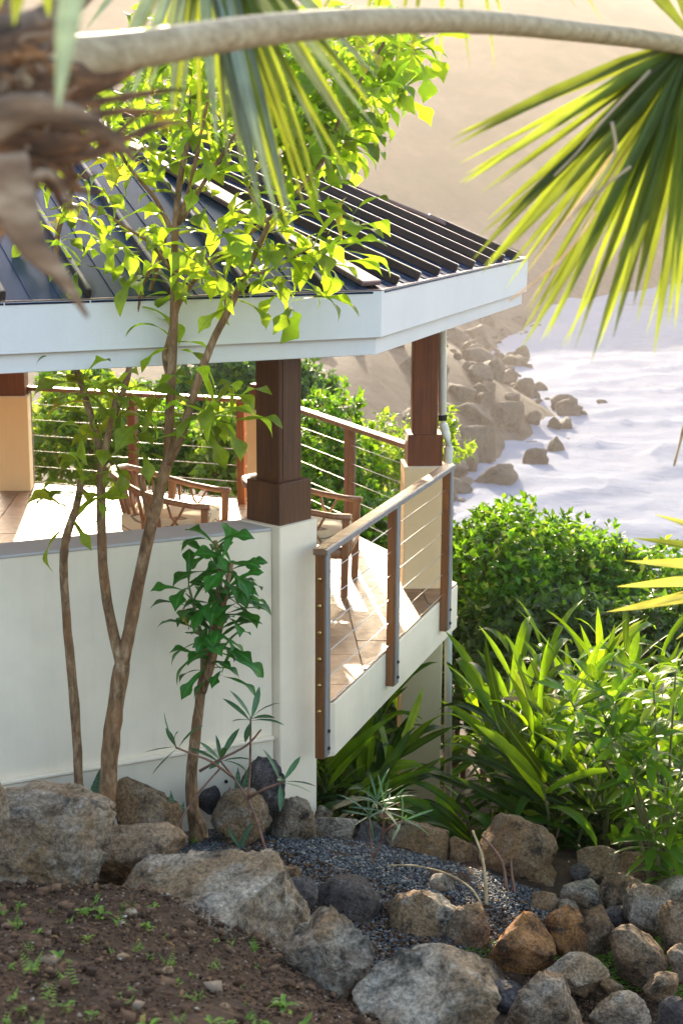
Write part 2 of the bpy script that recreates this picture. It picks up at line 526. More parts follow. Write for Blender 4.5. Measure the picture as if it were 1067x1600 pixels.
M['weed'] = m_leaf('bright weed leaf', (0.12, 0.25, 0.03), (0.42, 0.65, 0.05), 0.3, (0.5, 0.55, 0.08), 0.45, 0.5, True, 0.3, False)
M['litter'] = m_leaf('fallen leaf', (0.16, 0.085, 0.035), (0.2, 0.11, 0.04), 0.5, (0.45, 0.33, 0.08), 0.7, 0.2, True, 0.2, False)
M['wilt'] = m_leaf('yellow wilted leaf', (0.55, 0.36, 0.03), (0.6, 0.4, 0.03), 0.1, None, 0.45, 0.4)
ROCKS = {
    'grey': m_rock('grey granite', (0.225, 0.182, 0.135), (0.27, 0.155, 0.068), (0.06, 0.046, 0.034), 0.45),
    'pale': m_rock('pale granite', (0.30, 0.245, 0.18), (0.30, 0.18, 0.085), (0.085, 0.068, 0.05), 0.5),
    'brown': m_rock('brown stone', (0.20, 0.135, 0.08), (0.27, 0.145, 0.06), (0.05, 0.034, 0.022), 0.25),
    'orange': m_rock('rust orange stone', (0.27, 0.125, 0.045), (0.36, 0.15, 0.035), (0.06, 0.032, 0.018), 0.12),
    'dark': m_rock('dark basalt', (0.06, 0.052, 0.052), (0.095, 0.07, 0.055), (0.022, 0.018, 0.018), 0.2),
    'shore': m_rock('wet shore rock', (0.05, 0.042, 0.033), (0.075, 0.058, 0.04), (0.016, 0.013, 0.011), 0.04),
}

# ------------------------------------------------------------------ ground, sea
CTRL = [tuple(at(*q)) for q in [(-150, 1600, 3.4), (0, 1600, 3.5), (200, 1600, 3.6), (420, 1600, 3.9), (-150, 1450, 4.4),
        (0, 1450, 4.4), (200, 1440, 4.7), (330, 1520, 4.3), (560, 1610, 4.2), (70, 1385, 5.2), (260, 1400, 5.0), (720, 1660, 4.4)]]
CTRL += [(-3, 1, 1.9), (0, 0, 1.6), (2, 1, 1.4), (3, 3, .6), (2, 4.5, -.3), (1.2, 5.2, -.55), (1.2, 6.3, -.92), (2.5, 6.5, -.97),
         (2.5, 8, -.92), (.8, 7.3, -.72), (.2, 7.6, -.63), (-.3, 8.2, -.60), (-.9, 7.9, -.52), (-1.6, 7.3, -.35), (-2.5, 6.8, -.1),
         (-3.5, 6, .3), (1.5, 8.5, -.88), (1, 9, -1.0), (.3, 9, -.95), (2, 10, -1.4), (.7, 11.3, -1.8), (3, 12, -2.2), (-1, 11, -1.6),
         (-4, 12, -1.6), (-3, 17, -2.6), (0, 17, -3), (4, 17, -3.4), (-8, 10, -.5), (-8, 18, -2), (8, 10, -2.2), (8, 18, -4.5),
         (0, 24, -5), (-8, 26, -4), (8, 26, -7), (-6, 3, 1.5), (6, 3, -.2), (0, -4, 2.2), (-6, -4, 2.6), (6, -4, 1.2),
         (-1.5, 6.3, .12), (-.5, 6.3, -.2), (.1, 6.1, -.5), (.45, 6.6, -.72)]
CTRL = np.array(CTRL)
def _tps(r2):
    return np.where(r2 > 1e-12, 0.5 * r2 * np.log(np.maximum(r2, 1e-12)), 0.0)
def _solve():
    n = len(CTRL)
    d2 = ((CTRL[:, None, :2] - CTRL[None, :, :2]) ** 2).sum(2)
    A = np.zeros((n + 3, n + 3))
    A[:n, :n] = _tps(d2) + np.eye(n) * 0.03
    A[:n, n], A[:n, n + 1:] = 1, CTRL[:, :2]
    A[n, :n], A[n + 1:, :n] = 1, CTRL[:, :2].T
    return np.linalg.solve(A, np.r_[CTRL[:, 2], 0, 0, 0])
TW = _solve()
def near_z(X, Y):
    P = np.stack([np.ravel(X), np.ravel(Y)], 1)
    d2 = ((P[:, None] - CTRL[None, :, :2]) ** 2).sum(2)
    z = _tps(d2) @ TW[:-3] + TW[-3] + P @ TW[-2:]
    return z.reshape(np.shape(X))
SEA_Z = -22.0
COAST = np.array([(260, -40), (120, 15), (60, 35), (28, 52), (14, 72), (9, 98), (10.3, 121), (17, 140), (25.6, 160), (22, 188), (24, 228),
                  (36, 275), (45, 312), (85, 372), (160, 398), (400, 380), (1100, 300)], float)
LAND = np.vstack([COAST, [(1600, 1600), (-1600, 1600), (-1600, -1600), (300, -1600)]])
def inland(X, Y):
    """signed distance to the shore line, positive on land"""
    P = np.stack([np.ravel(X), np.ravel(Y)], 1)
    best = np.full(len(P), 1e9)
    for a, b in zip(COAST[:-1], COAST[1:]):
        ab = b - a
        t = np.clip(((P - a) @ ab) / (ab @ ab), 0, 1)
        best = np.minimum(best, np.hypot(*(P - a - t[:, None] * ab).T))
    ins = np.zeros(len(P), bool)
    for a, b in zip(LAND, np.roll(LAND, -1, 0)):
        c = ((a[1] > P[:, 1]) != (b[1] > P[:, 1]))
        with np.errstate(divide='ignore', invalid='ignore'):
            xx = a[0] + (P[:, 1] - a[1]) / (b[1] - a[1]) * (b[0] - a[0])
        ins ^= c & (P[:, 0] < xx)
    return np.where(ins, best, -best).reshape(np.shape(X))
def sstep(a, b, x):
    t = np.clip((x - a) / (b - a), 0, 1)
    return t * t * (3 - 2 * t)
def far_z(X, Y):
    d = inland(X, Y)
    r = np.hypot(X, Y)
    az = np.degrees(np.arctan2(X, Y))
    h = -22.7 + np.where(d < 0, 0.35 * np.maximum(d, -9), 0)
    dp = np.maximum(d, 0)
    h = h + 0.55 * np.minimum(dp, 14) + 0.26 * np.clip(dp - 14, 0, 110)
    el = np.interp(az, [-180, -60, -25, -12, 0, 8, 11.2, 12.2, 13.2, 18, 40, 90, 180],
                   [2, 5, 9, 9.5, 8.4, 7.2, 6.5, 6.22, 5.7, 4.5, 2.5, 1.0, 2.0])
    tgt = CAM_H + 650 * np.tan(np.radians(el))
    k = sstep(300, 650, r) * sstep(0, 60, d)
    h = h * (1 - k) + tgt * k
    return np.where(r > 650, np.minimum(h, tgt - (r - 650) * 0.12), h)
def ground_z(X, Y):
    X, Y = np.asarray(X, float), np.asarray(Y, float)
    r = np.hypot(X, Y)
    k = sstep(15, 40, r)
    return near_z(X, Y) * (1 - k) + far_z(X, Y) * k
def gz(x, y):
    return float(ground_z(np.array([x]), np.array([y]))[0])

def build_ground():
    ang = np.r_[np.arange(-180, -26, 4.0), np.arange(-26, 26.01, 0.34), np.arange(30, 180, 4.0)]
    rad = np.r_[0.15, np.arange(0.5, 2.6, 0.25), np.arange(2.7, 10.5, 0.055)]
    g = [10.5]
    while g[-1] < 880: g.append(g[-1] * 1.055)
    rad = np.r_[rad, g]
    A, R_ = np.meshgrid(np.radians(ang), rad)
    X, Y = R_ * np.sin(A), R_ * np.cos(A)
    Z = ground_z(X, Y)
    for i in range(X.shape[0]):
        r = rad[i]
        amp = 0.026 if r < 12 else min(0.02 * r * 0.5, 9.0)
        sc = 6.5 if r < 12 else 1.0 / (0.06 * r + 3)
        for j in range(X.shape[1]):
            q = Vector((X[i, j] * sc, Y[i, j] * sc, 0.3))
            nz = noise.fractal(q, 0.8, 2.0, 4)
            if r < 12: nz += 1.1 * noise.noise(q * 0.33)
            Z[i, j] += amp * nz * (0.25 if (r > 100 and Z[i, j] < -15) else 1)
    V = np.stack([X.ravel(), Y.ravel(), Z.ravel()], 1)
    n, m = X.shape
    I = np.arange(n * m).reshape(n, m)
    J = np.roll(I, -1, 1)
    Fq = np.stack([I[:-1], J[:-1], J[1:], I[1:]], 2).reshape(-1, 4)[:, ::-1]
    tag(put('ground', np_mesh('ground', V, Fq, M['soil'], True)), kind='structure')
build_ground()

def build_added_path():  # unseen pale slab added behind the camera to bounce fill light forward
    n = 26
    mb = MB()
    xs = np.linspace(-7, 7, n)
    lo, hi = [], []
    for x in xs:
        lo.append((x, -5.5)); hi.append((x, 0.9))
    V, Fs = [], []
    ys = np.linspace(-5.5, 0.9, 12)
    for y in ys:
        for x in xs: V.append((x, y, gz(x, y) + 0.05))
    for j in range(11):
        for i in range(n - 1):
            a = j * n + i
            Fs.append((a, a + 1, a + n + 1, a + n))
    mb.add(V, Fs)
    tag(put('added_path', mb.mesh('added_path', m_paint('pale bounce concrete', (0.52, 0.49, 0.43), 0.1, 0.85, 1.5))), kind='structure')
build_added_path()

def build_sea():
    ang = np.r_[np.arange(-30, -6, 3.0), np.arange(-6, 17, 0.085), np.arange(17, 125, 4.0)]
    rad = [45.0]
    while rad[-1] < 440: rad.append(rad[-1] * 1.0085)
    rad += [480, 560, 700, 880]
    A, R_ = np.meshgrid(np.radians(ang), np.array(rad))
    X, Y = R_ * np.sin(A), R_ * np.cos(A)
    d = -inland(X, Y)
    Z = np.full(X.shape, SEA_Z)
    k = np.zeros(X.shape)
    for i in range(X.shape[0]):
        for j in range(8, X.shape[1] - 27):
            x, y = X[i, j], Y[i, j]
            u, w = x * 0.85 + y * 0.53, -x * 0.53 + y * 0.85
            a = noise.noise(Vector((u * 0.05, w * 0.11, 1.7)))
            b = noise.noise(Vector((u * 0.22, w * 0.34, 4.1)))
            c = noise.noise(Vector((u * 0.9, w * 1.1, 9.1)))
            cr = (1 - abs(a) * 2.2)
            k[i, j] = cr
            Z[i, j] += 0.6 * max(cr, 0) ** 3 + 0.22 * b + 0.09 * c
    foam = 0.30 * np.exp(-np.maximum(d, 0) / 14.0) + 0.12 * np.clip(k, 0, 1) ** 2 - 0.05
    foam += 0.10 * sstep(170, 120, np.hypot(X - 30, Y - 150)) 
    V = np.stack([X.ravel(), Y.ravel(), Z.ravel()], 1)
    n, m = X.shape
    I = np.arange(n * m).reshape(n, m)
    Fq = np.stack([I[:-1, :-1], I[:-1, 1:], I[1:, 1:], I[1:, :-1]], 2).reshape(-1, 4)[:, ::-1]
    me = np_mesh('sea', V, Fq, M['sea'], True)
    at_ = me.attributes.new('foam', 'FLOAT', 'POINT')
    at_.data.foreach_set('value', foam.ravel().astype(np.float32))
    tag(put('sea', me), kind='structure')
build_sea()

# ------------------------------------------------------------------ pavilion
BA = radians(19.19)
SIDE = 3.099
APO = SIDE / 2 * (1 + math.sqrt(2))
def dirn(a): return Vector((sin(a), cos(a)))
def outn(a): return Vector((cos(a), -sin(a)))
VX = {1: Vector((-0.374, 8.813))}
for k in range(2, 9):                       # vertices 1..8, side k runs from vertex k to k + 1
    VX[k] = VX[k - 1] + dirn(BA - radians(45) * (k - 2)) * SIDE
CEN = sum(VX.values(), Vector((0, 0))) / 8
def side_dir(k): return BA - radians(45) * (k - 1)
def octv(off):
    return [CEN + (VX[k] - CEN) * ((APO + off) / APO) for k in range(1, 9)]
def edge_planes(off):
    return [(outn(side_dir(k)), outn(side_dir(k)).dot(CEN) + APO + (min(off, 0.02) if k in (7, 8) else off)) for k in range(1, 9)]
def deck_poly(off):
    return clip_poly(octv(1.0), edge_planes(off))

pav = thing('pavilion', (CEN.x, CEN.y, 0), 'octagonal cream pavilion with white fascia and dark metal roof', 'pavilion')

def build_pavilion():
    # deck slab and tiles
    mb = MB().prism(deck_poly(0.275), -0.376, -0.016)
    deck = put('deck', mb.mesh('deck', M['stucco']), pav, bevel=0.006)
    mbg = MB().prism(deck_poly(0.262), -0.016, -0.010)
    put('grout_bed', mbg.mesh('grout_bed', M['grout']), deck)
    ta = BA + radians(67)
    e, g = dirn(ta), outn(ta)
    ts = 0.62
    for i in range(-8, 9):
        for j in range(-8, 9):
            c = CEN + e * (i * ts) + g * ((j + 0.5 * (i % 2)) * ts)
            h = ts / 2 - 0.004
            q = [c - e * h - g * h, c + e * h - g * h, c + e * h + g * h, c - e * h + g * h]
            q = clip_poly(q, edge_planes(0.268))
            if len(q) < 3: continue
            area = abs(sum(q[a].x * q[(a + 1) % len(q)].y - q[(a + 1) % len(q)].x * q[a].y for a in range(len(q)))) / 2
            if area < 0.004: continue
            put('tile', MB().prism(q, -0.0095, random.uniform(-0.001, 0.001)).mesh('tile', M['tile']), deck)
    # parapet walls on the two sides that face the garden
    for k in (8, 7):
        a = side_dir(k)
        d, n = dirn(a), outn(a)
        P, Q = (VX[8], VX[1]) if k == 8 else (VX[7], VX[8])
        u0, u1 = 0.12, SIDE - 0.12
        def strip(mb, o0, o1, z0, z1, a0=u0, a1=u1):
            return mb.prism([P + d * a0 + n * o0, P + d * a1 + n * o0, P + d * a1 + n * o1, P + d * a0 + n * o1], z0, z1)
        w = put('parapet_wall', strip(MB(), -0.115, 0.158, -0.376, 1.165).mesh('parapet_wall', M['stucco']), pav)
        put('cap', strip(MB(), -0.13, 0.166, 1.1655, 1.183).mesh('cap', M['cap']), w, bevel=0.004)
        f = put('foundation', strip(MB(), -0.10, 0.185, -1.4, -0.125).mesh('foundation', M['stucco_base']), w, bevel=0.008)
        put('sill', strip(MB(), 0.1585, 0.2, -0.1245, -0.105).mesh('sill', M['stucco']), w, bevel=0.004)
        for t in (0.63, 0.86) if k == 8 else ():
            c = P + d * (SIDE * t)
            c3 = Vector((c.x, c.y, -0.19 if t < 0.7 else -0.34))
            n3 = Vector((n.x, n.y, 0))
            put('weep_hole', MB().tube([c3 + n3 * 0.175, c3 + n3 * 0.196], 0.011, 10).mesh('weep_hole', M['dark']), w)
    # columns
    ZP = {1: 1.187}
    for k in range(1, 9):
        a = side_dir(k) + radians(22.5)
        e, g = dirn(a), outn(a)
        zp = ZP.get(k, 0.983)
        c = VX[k] - (dirn(side_dir(3)) * 0.25 if k == 4 else Vector((0, 0)))
        zb = {1: -1.1, 2: -2.4}.get(k, -2.8)
        ped_m = M['stucco'] if k in (1, 8, 7) else M['stucco_peach_bounce']
        colm = put('column', MB().box(c, e, g, 0.096, 0.096, zp + 0.2, 2.40).mesh('column', M['wood_v'] if k == 1 else M['wood_red']), pav, bevel=0.005)
        put('skirt', MB().box(c, e, g, 0.137, 0.137, zp + 0.004, zp + 0.255).mesh('skirt', M['wood_v'] if k == 1 else M['wood_red']), colm, bevel=0.004)
        p = put('pedestal', MB().box(c, e, g, 0.163, 0.163, zb, zp).mesh('pedestal', ped_m), colm, bevel=0.006)
        put('coping', MB().box(c, e, g, 0.1645, 0.1645, zp - 0.008, zp + 0.006).mesh('coping', M['stucco']), colm)
        for s in (-1, 1):                 # boards of the built-up shaft
            q = c + g * (0.0965 * s)
            put('shaft_board', MB().box(q, e, g, 0.066, 0.004, zp + 0.258, 2.395).mesh('shaft_board', M['wood_v'] if k == 1 else M['wood_red']), colm, bevel=0.002)
    # roof
    roof = put('roof', MB().prism(octv(0.66), 2.385, 2.42).mesh('roof', M['soffit']), pav)
    z_e, off_e = 2.585, 0.715
    apex = Vector((CEN.x, CEN.y, 4.42))
    for k in range(1, 9):
        a = side_dir(k)
        d, n = dirn(a), outn(a)
        mid = CEN + n * (APO + off_e)
        he = (APO + off_e) * tan(radians(22.5))
        U = Vector((d.x, d.y, 0))
        E0 = Vector((mid.x, mid.y, z_e))
        Vs = apex - E0
        Ls = Vs.length
        Vs = Vs / Ls
        Nn = U.cross(Vs)
        if Nn.z < 0: Nn = -Nn
        tri = [(Vector((he, 0)) , 0)]
        hyp = [((Ls, he), Ls * he - 0.05 * math.hypot(Ls, he)), ((-Ls, he), Ls * he - 0.05 * math.hypot(Ls, he)), ((0, -1), 0.015)]
        sp = 0.432
        nst = int(2 * he / sp) + 2
        u0 = -he - 0.1 + (0.0 if k != 1 else 0.03)
        def P3(q, h): return E0 + U * q[0] + Vs * q[1] + Nn * h
        for i in range(nst):
            ul = u0 + i * sp
            q = clip_poly([(ul + 0.004, -0.02), (ul + sp - 0.004, -0.02), (ul + sp - 0.004, Ls), (ul + 0.004, Ls)], hyp)
            if len(q) >= 3:
                mb = MB()
                m = len(q)
                mb.add([P3(p, 0.0) for p in q] + [P3(p, 0.008) for p in q],
                       [tuple(range(m - 1, -1, -1)), tuple(range(m, 2 * m))] + [(b, (b + 1) % m, m + (b + 1) % m, m + b) for b in range(m)])
                pan = put('roof_panel', mb.mesh('roof_panel', M['roof']), roof)
                for fr in (0.33, 0.67):
                    uu = ul + sp * fr
                    top = Ls * (1 - abs(uu) / he) - 0.12
                    if top > 0.15:
                        pass
                        roof_ribs.append((P3((uu, 0.01), 0.011), P3((uu, top), 0.011), Nn))
            ur = ul
            top = Ls * (1 - (abs(ur) + 0.03) / he) - 0.03
            if top > 0.12:
                put('standing_seam', MB().bar(P3((ur, 0.02), 0.034), P3((ur, top), 0.030), 0.028, 0.052, Nn).mesh('standing_seam', M['seam']), roof, bevel=0.006)
    mb = MB()
    for a_, b_, n_ in roof_ribs: mb.bar(a_, b_, 0.008, 0.006, n_)
    put('panel_rib', mb.mesh('panel_rib', M['roof']), roof, kind='stuff')
    oe = octv(off_e)
    for k in range(8):
        p = oe[k]
        a3 = Vector((p.x, p.y, z_e + 0.022))
        put('hip_cap', MB().bar(a3.lerp(apex, 0.012), apex + Vector((0, 0, 0.05)), 0.16, 0.03, (0, 0, 1)).mesh('hip_cap', M['flash']), roof, bevel=0.006)
    put('apex_cap', MB().tube([apex + Vector((0, 0, -0.05)), apex + Vector((0, 0, 0.08)), apex + Vector((0, 0, 0.16))], [0.28, 0.22, 0.02], 8).mesh('apex_cap', M['flash']), roof)
    # fascia: wide upper board, narrow set-back lower board, drip edge
    for off, th, z0, z1, nm, mt in ((0.725, 0.024, 2.338, 2.592, 'fascia_board', M['white']), (0.690, 0.03, 2.240, 2.3375, 'lower_fascia_board', M['white']),
                                    (0.727, 0.07, 2.5925, 2.600, 'drip_edge', M['flash'])):
        o, i = octv(off), octv(off - th)
        for k in range(8):
            j = (k + 1) % 8
            put(nm, MB().prism([o[k], o[j], i[j], i[k]], z0, z1).mesh(nm, mt), roof, bevel=0.003)
    # railing along the open side that faces the camera, hung outside the slab
    def railing(k, o_in, o_out, t0, t1, posts, zbot, lapped):
        a = side_dir(k)
        d, n = dirn(a), outn(a)
        P = VX[k]
        zt = 1.065
        def box(mb, ta, tb, oa, ob, z0, z1):
            return mb.prism([P + d * ta + n * oa, P + d * tb + n * oa, P + d * tb + n * ob, P + d * ta + n * ob], z0, z1)
        rl = put('railing', box(MB(), t0, t1, o_in - 0.012, o_out + 0.003, zt - 0.042, zt).mesh('railing', M['wood_rail']), pav, bevel=0.006)
        put('edge_strip', box(MB(), t0, t1, o_out + 0.0035, o_out + 0.012, zt - 0.036, zt - 0.004).mesh('edge_strip', M['wood_grey']), rl, bevel=0.002)
        for t in posts:
            po = put('post', box(MB(), t, t + 0.085, o_in, o_out - 0.012, zbot, zt - 0.0425).mesh('post', M['wood_post']), rl, bevel=0.004)
            put('post_plate', box(MB(), t + 0.004, t + 0.081, o_out - 0.0115, o_out, zbot + 0.01, zt - 0.0425).mesh('post_plate', M['wood_grey']), rl, bevel=0.002)
            if lapped:
                for zz in (zbot + 0.06, zbot + 0.17):
                    c = P + d * (t + 0.045) + n * o_out
                    c3, n3 = Vector((c.x, c.y, zz)), Vector((n.x, n.y, 0))
                    put('bolt', MB().tube([c3, c3 + n3 * 0.012], 0.011, 8).mesh('bolt', M['dark']), rl)
        om = (o_in + o_out - 0.012) / 2
        for q in range(6):
            z = 0.055 + 0.165 * q
            c0, c1 = P + d * (t0 + 0.02) + n * om, P + d * (t1 - 0.02) + n * om
            put('cable', MB().tube([(c0.x, c0.y, z), (c1.x, c1.y, z)], 0.0032, 6).mesh('cable', M['steel'], True), rl)
            if lapped:
                c = P + d * posts[0] + n * om
                c3, d3 = Vector((c.x, c.y, z)), Vector((d.x, d.y, 0))
                put('cable_button', MB().tube([c3 + d3 * 0.004, c3 - d3 * 0.006, c3 - d3 * 0.011], [0.013, 0.013, 0.006], 12).mesh('cable_button', M['brass'], True), rl)
    railing(1, 0.277, 0.347, -0.136, 2.76, (-0.128, 1.29, 2.668), -0.25, True)
    for k in (2, 3, 4, 5, 6):
        railing(k, 0.07, 0.15, 0.12, SIDE - 0.12, (0.30, 1.50, 2.72), 0.001, False)
    # downpipe beside the far column
    Yd = VX[2].y - 0.02
    pts = [at(691, 500, Yd), at(691, 648, Yd), at(692, 664, Yd), at(698, 680, Yd - 0.01), at(700.5, 698, Yd - 0.02), at(700.5, 730, Yd - 0.02), at(700, 1000, Yd - 0.02), at(699.5, 1250, Yd - 0.02)]
    dp = put('downpipe', MB().tube(pts, 0.031, 14).mesh('downpipe', M['pvc'], True), pav)
    for p, q, m in ((pts[1], pts[2], M['dark']), (pts[2], pts[3], M['pvc']), (pts[4], pts[5], M['pvc'])):
        put('pipe_collar', MB().tube([p, p.lerp(q, 0.55)], 0.035, 14).mesh('pipe_collar', m), dp)
roof_ribs = []
M['wood_rail'] = m_wood('handrail timber', (0.34, 0.19, 0.11), (0.17, 0.085, 0.045), 0.3, 'X', 0.7, 0.6)
build_pavilion()

# ------------------------------------------------------------------ chairs
def make_chair(label, loc, rz):
    t = thing('armchair', loc, label, 'chair', 'wooden armchairs on the deck')
    t.scale = (1.08, 1.08, 1.08)
    RZ = Matrix.Translation(loc) @ Matrix.Rotation(rz, 4, 'Z')
    def p(name, mb, mat, smooth=False, bevel=0.0):
        o = put(name, mb.mesh(name, mat, smooth), None, M=None, bevel=bevel)
        o.parent = t
        o.matrix_basis = Matrix.Rotation(rz, 4, 'Z')
        return o
    W_ = M['wood_chair']
    rail = [(.42, -.31, .60), (.30, -.315, .605), (.10, -.32, .635), (-.10, -.31, .685), (-.25, -.26, .74), (-.36, -.16, .785), (-.40, 0, .80)]
    rail += [(x, -y, z) for x, y, z in rail[-2::-1]]
    p('top_rail', MB().tube(rail, 0.038, 8, 0.6), W_, True)
    base = [(.38, -.28, .33), (.10, -.29, .33), (-.12, -.27, .33), (-.26, -.2, .33), (-.31, 0, .33)]
    base += [(x, -y, z) for x, y, z in base[-2::-1]]
    p('seat_frame', MB().tube(base + [base[0]], 0.03, 8, 1.5), W_, True)
    def along(added_path, f):
        ln = [0]
        for a, b in zip(added_path[:-1], added_path[1:]): ln.append(ln[-1] + (Vector(b) - Vector(a)).length)
        s = f * ln[-1]
        for i in range(len(added_path) - 1):
            if s <= ln[i + 1] + 1e-9:
                return Vector(added_path[i]).lerp(Vector(added_path[i + 1]), (s - ln[i]) / (ln[i + 1] - ln[i]))
        return Vector(added_path[-1])
    n = 17
    for i in range(n):
        f = 0.20 + 0.60 * i / (n - 1)
        a, b = along(base, f), along(rail, f)
        m = a.lerp(b, 0.5) * 1.0
        out = Vector((m.x, m.y, 0)).normalized() * 0.02
        p('slat', MB().tube([a, a.lerp(b, .35) - out, a.lerp(b, .7) - out * 0.5, b], [.013, .016, .014, .012], 6), W_, True)
    for s in (-1, 1):
        x0 = [(.24, s * .30, .33), (.20, s * .30, .42), (.13, s * .31, .52), (.10, s * .318, .63)]
        x1 = [(.08, s * .30, .33), (.11, s * .30, .42), (.19, s * .31, .52), (.24, s * .317, .61)]
        for q in (x0, x1): p('cross_slat', MB().tube(q, 0.010, 6), W_, True)
        p('front_leg', MB().bar((.37, s * .285, 0), (.385, s * .30, .60), .045, .05, (1, 0, 0)), W_, bevel=.006)
        p('side_leg', MB().bar((-.10, s * .27, 0), (-.03, s * .305, .66), .042, .055, (1, 0, 0)), W_, bevel=.006)
        p('rear_leg', MB().bar((-.34, s * .13, 0), (-.27, s * .14, .34), .042, .045, (1, 0, 0)), W_, bevel=.006)
    bm = bmesh.new()
    bmesh.ops.create_cube(bm, size=1)
    bmesh.ops.subdivide_edges(bm, edges=bm.edges[:], cuts=5, use_grid_fill=True)
    for v in bm.verts:
        x, y, z = v.co * 2
        k = 1 - 0.16 * (max(abs(x), abs(y)) ** 4)
        v.co = Vector((0.04 + x * .33 * (1 - .06 * y * y), y * .27 * (1 - .05 * x * x), .44 + z * .07 * k + .022 * (1 - x * x) * (1 - y * y) * (z > 0)))
    me = bpy.data.meshes.new('cushion')
    bm.to_mesh(me); bm.free()
    me.materials.append(M['cushion'])
    me.polygons.foreach_set('use_smooth', [True] * len(me.polygons))
    o = put('cushion', me, None); o.parent = t; o.matrix_basis = Matrix.Rotation(rz, 4, 'Z')
    return t
make_chair('curved slat-back wooden armchair with cream scroll cushion behind the parapet', (-1.43, 12.0, 0.002), radians(-10))
make_chair('wooden armchair with crossed side slats half hidden behind the near brown column', (-0.33, 11.65, 0.002), radians(-8))

# ------------------------------------------------------------------ boulders
def rock_mesh(name, w, d, h, mat, seed, sub=4, planes=11, rough=0.055, cut=(0.45, 0.80)):
    rn = random.Random(seed)
    bm = bmesh.new()
    bmesh.ops.create_icosphere(bm, subdivisions=sub, radius=1)
    pl = []
    for _ in range(planes):
        n = Vector((rn.gauss(0, 1), rn.gauss(0, 1), rn.gauss(0, .8))).normalized()
        pl.append((n, rn.uniform(*cut)))
    off = Vector((rn.uniform(-50, 50), rn.uniform(-50, 50), rn.uniform(-50, 50)))
    for v in bm.verts:
        c = v.co.copy()
        c *= 1 + 0.16 * noise.noise(c * 0.9 + off)
        for n, k in pl:
            e = n.dot(c) - k
            if e > 0: c -= n * (e * 0.97)
        u = c.normalized()
        f1 = noise.voronoi(c * 1.7 + off)[0]
        f2 = noise.voronoi(c * 4.3 + off)[0]
        crack = max(0.0, 0.16 - (f1[1] - f1[0])) * 0.45 + max(0.0, 0.10 - (f2[1] - f2[0])) * 0.16
        c += u * (rough * noise.fractal(c * 2.4 + off, 0.75, 2.2, 6) + 0.022 * noise.noise(c * 11 + off) + 0.10 * (f1[0] - 0.4) - crack)
        v.co = c
    lo = Vector([min(v.co[i] for v in bm.verts) for i in range(3)])
    hi = Vector([max(v.co[i] for v in bm.verts) for i in range(3)])
    for v in bm.verts:
        v.co = Vector([((v.co[i] - lo[i]) / (hi[i] - lo[i]) - 0.5) * (w, d, h)[i] for i in range(3)])
    me = bpy.data.meshes.new(name)
    bm.to_mesh(me); bm.free()
    me.materials.append(mat)
    me.polygons.foreach_set('use_smooth', [True] * len(me.polygons))
    return me

def boulder(px, py, wp, hp, Y, kind, label, dr=0.85, tilt=0.0, sub=4, planes=11):
    w, h = pxs(wp, Y) * 1.1, pxs(hp, Y) * 1.08
    c = at(px, py, Y)
    low = h * 0.22
    seed = int(px * 7 + py * 13)
    me = rock_mesh('boulder', w, w * dr, h + low, ROCKS[kind], seed, sub, planes, 0.06, (0.45, 0.80) if Y < 6 else (0.58, 0.88))
    o = put('boulder', me, None, M=Matrix.Translation(c - Vector((0, 0, low / 2))) @ Matrix.Rotation(tilt, 4, 'Y'))
    tag(o, label, 'rock', 'boulders edging the garden beds')
    return o

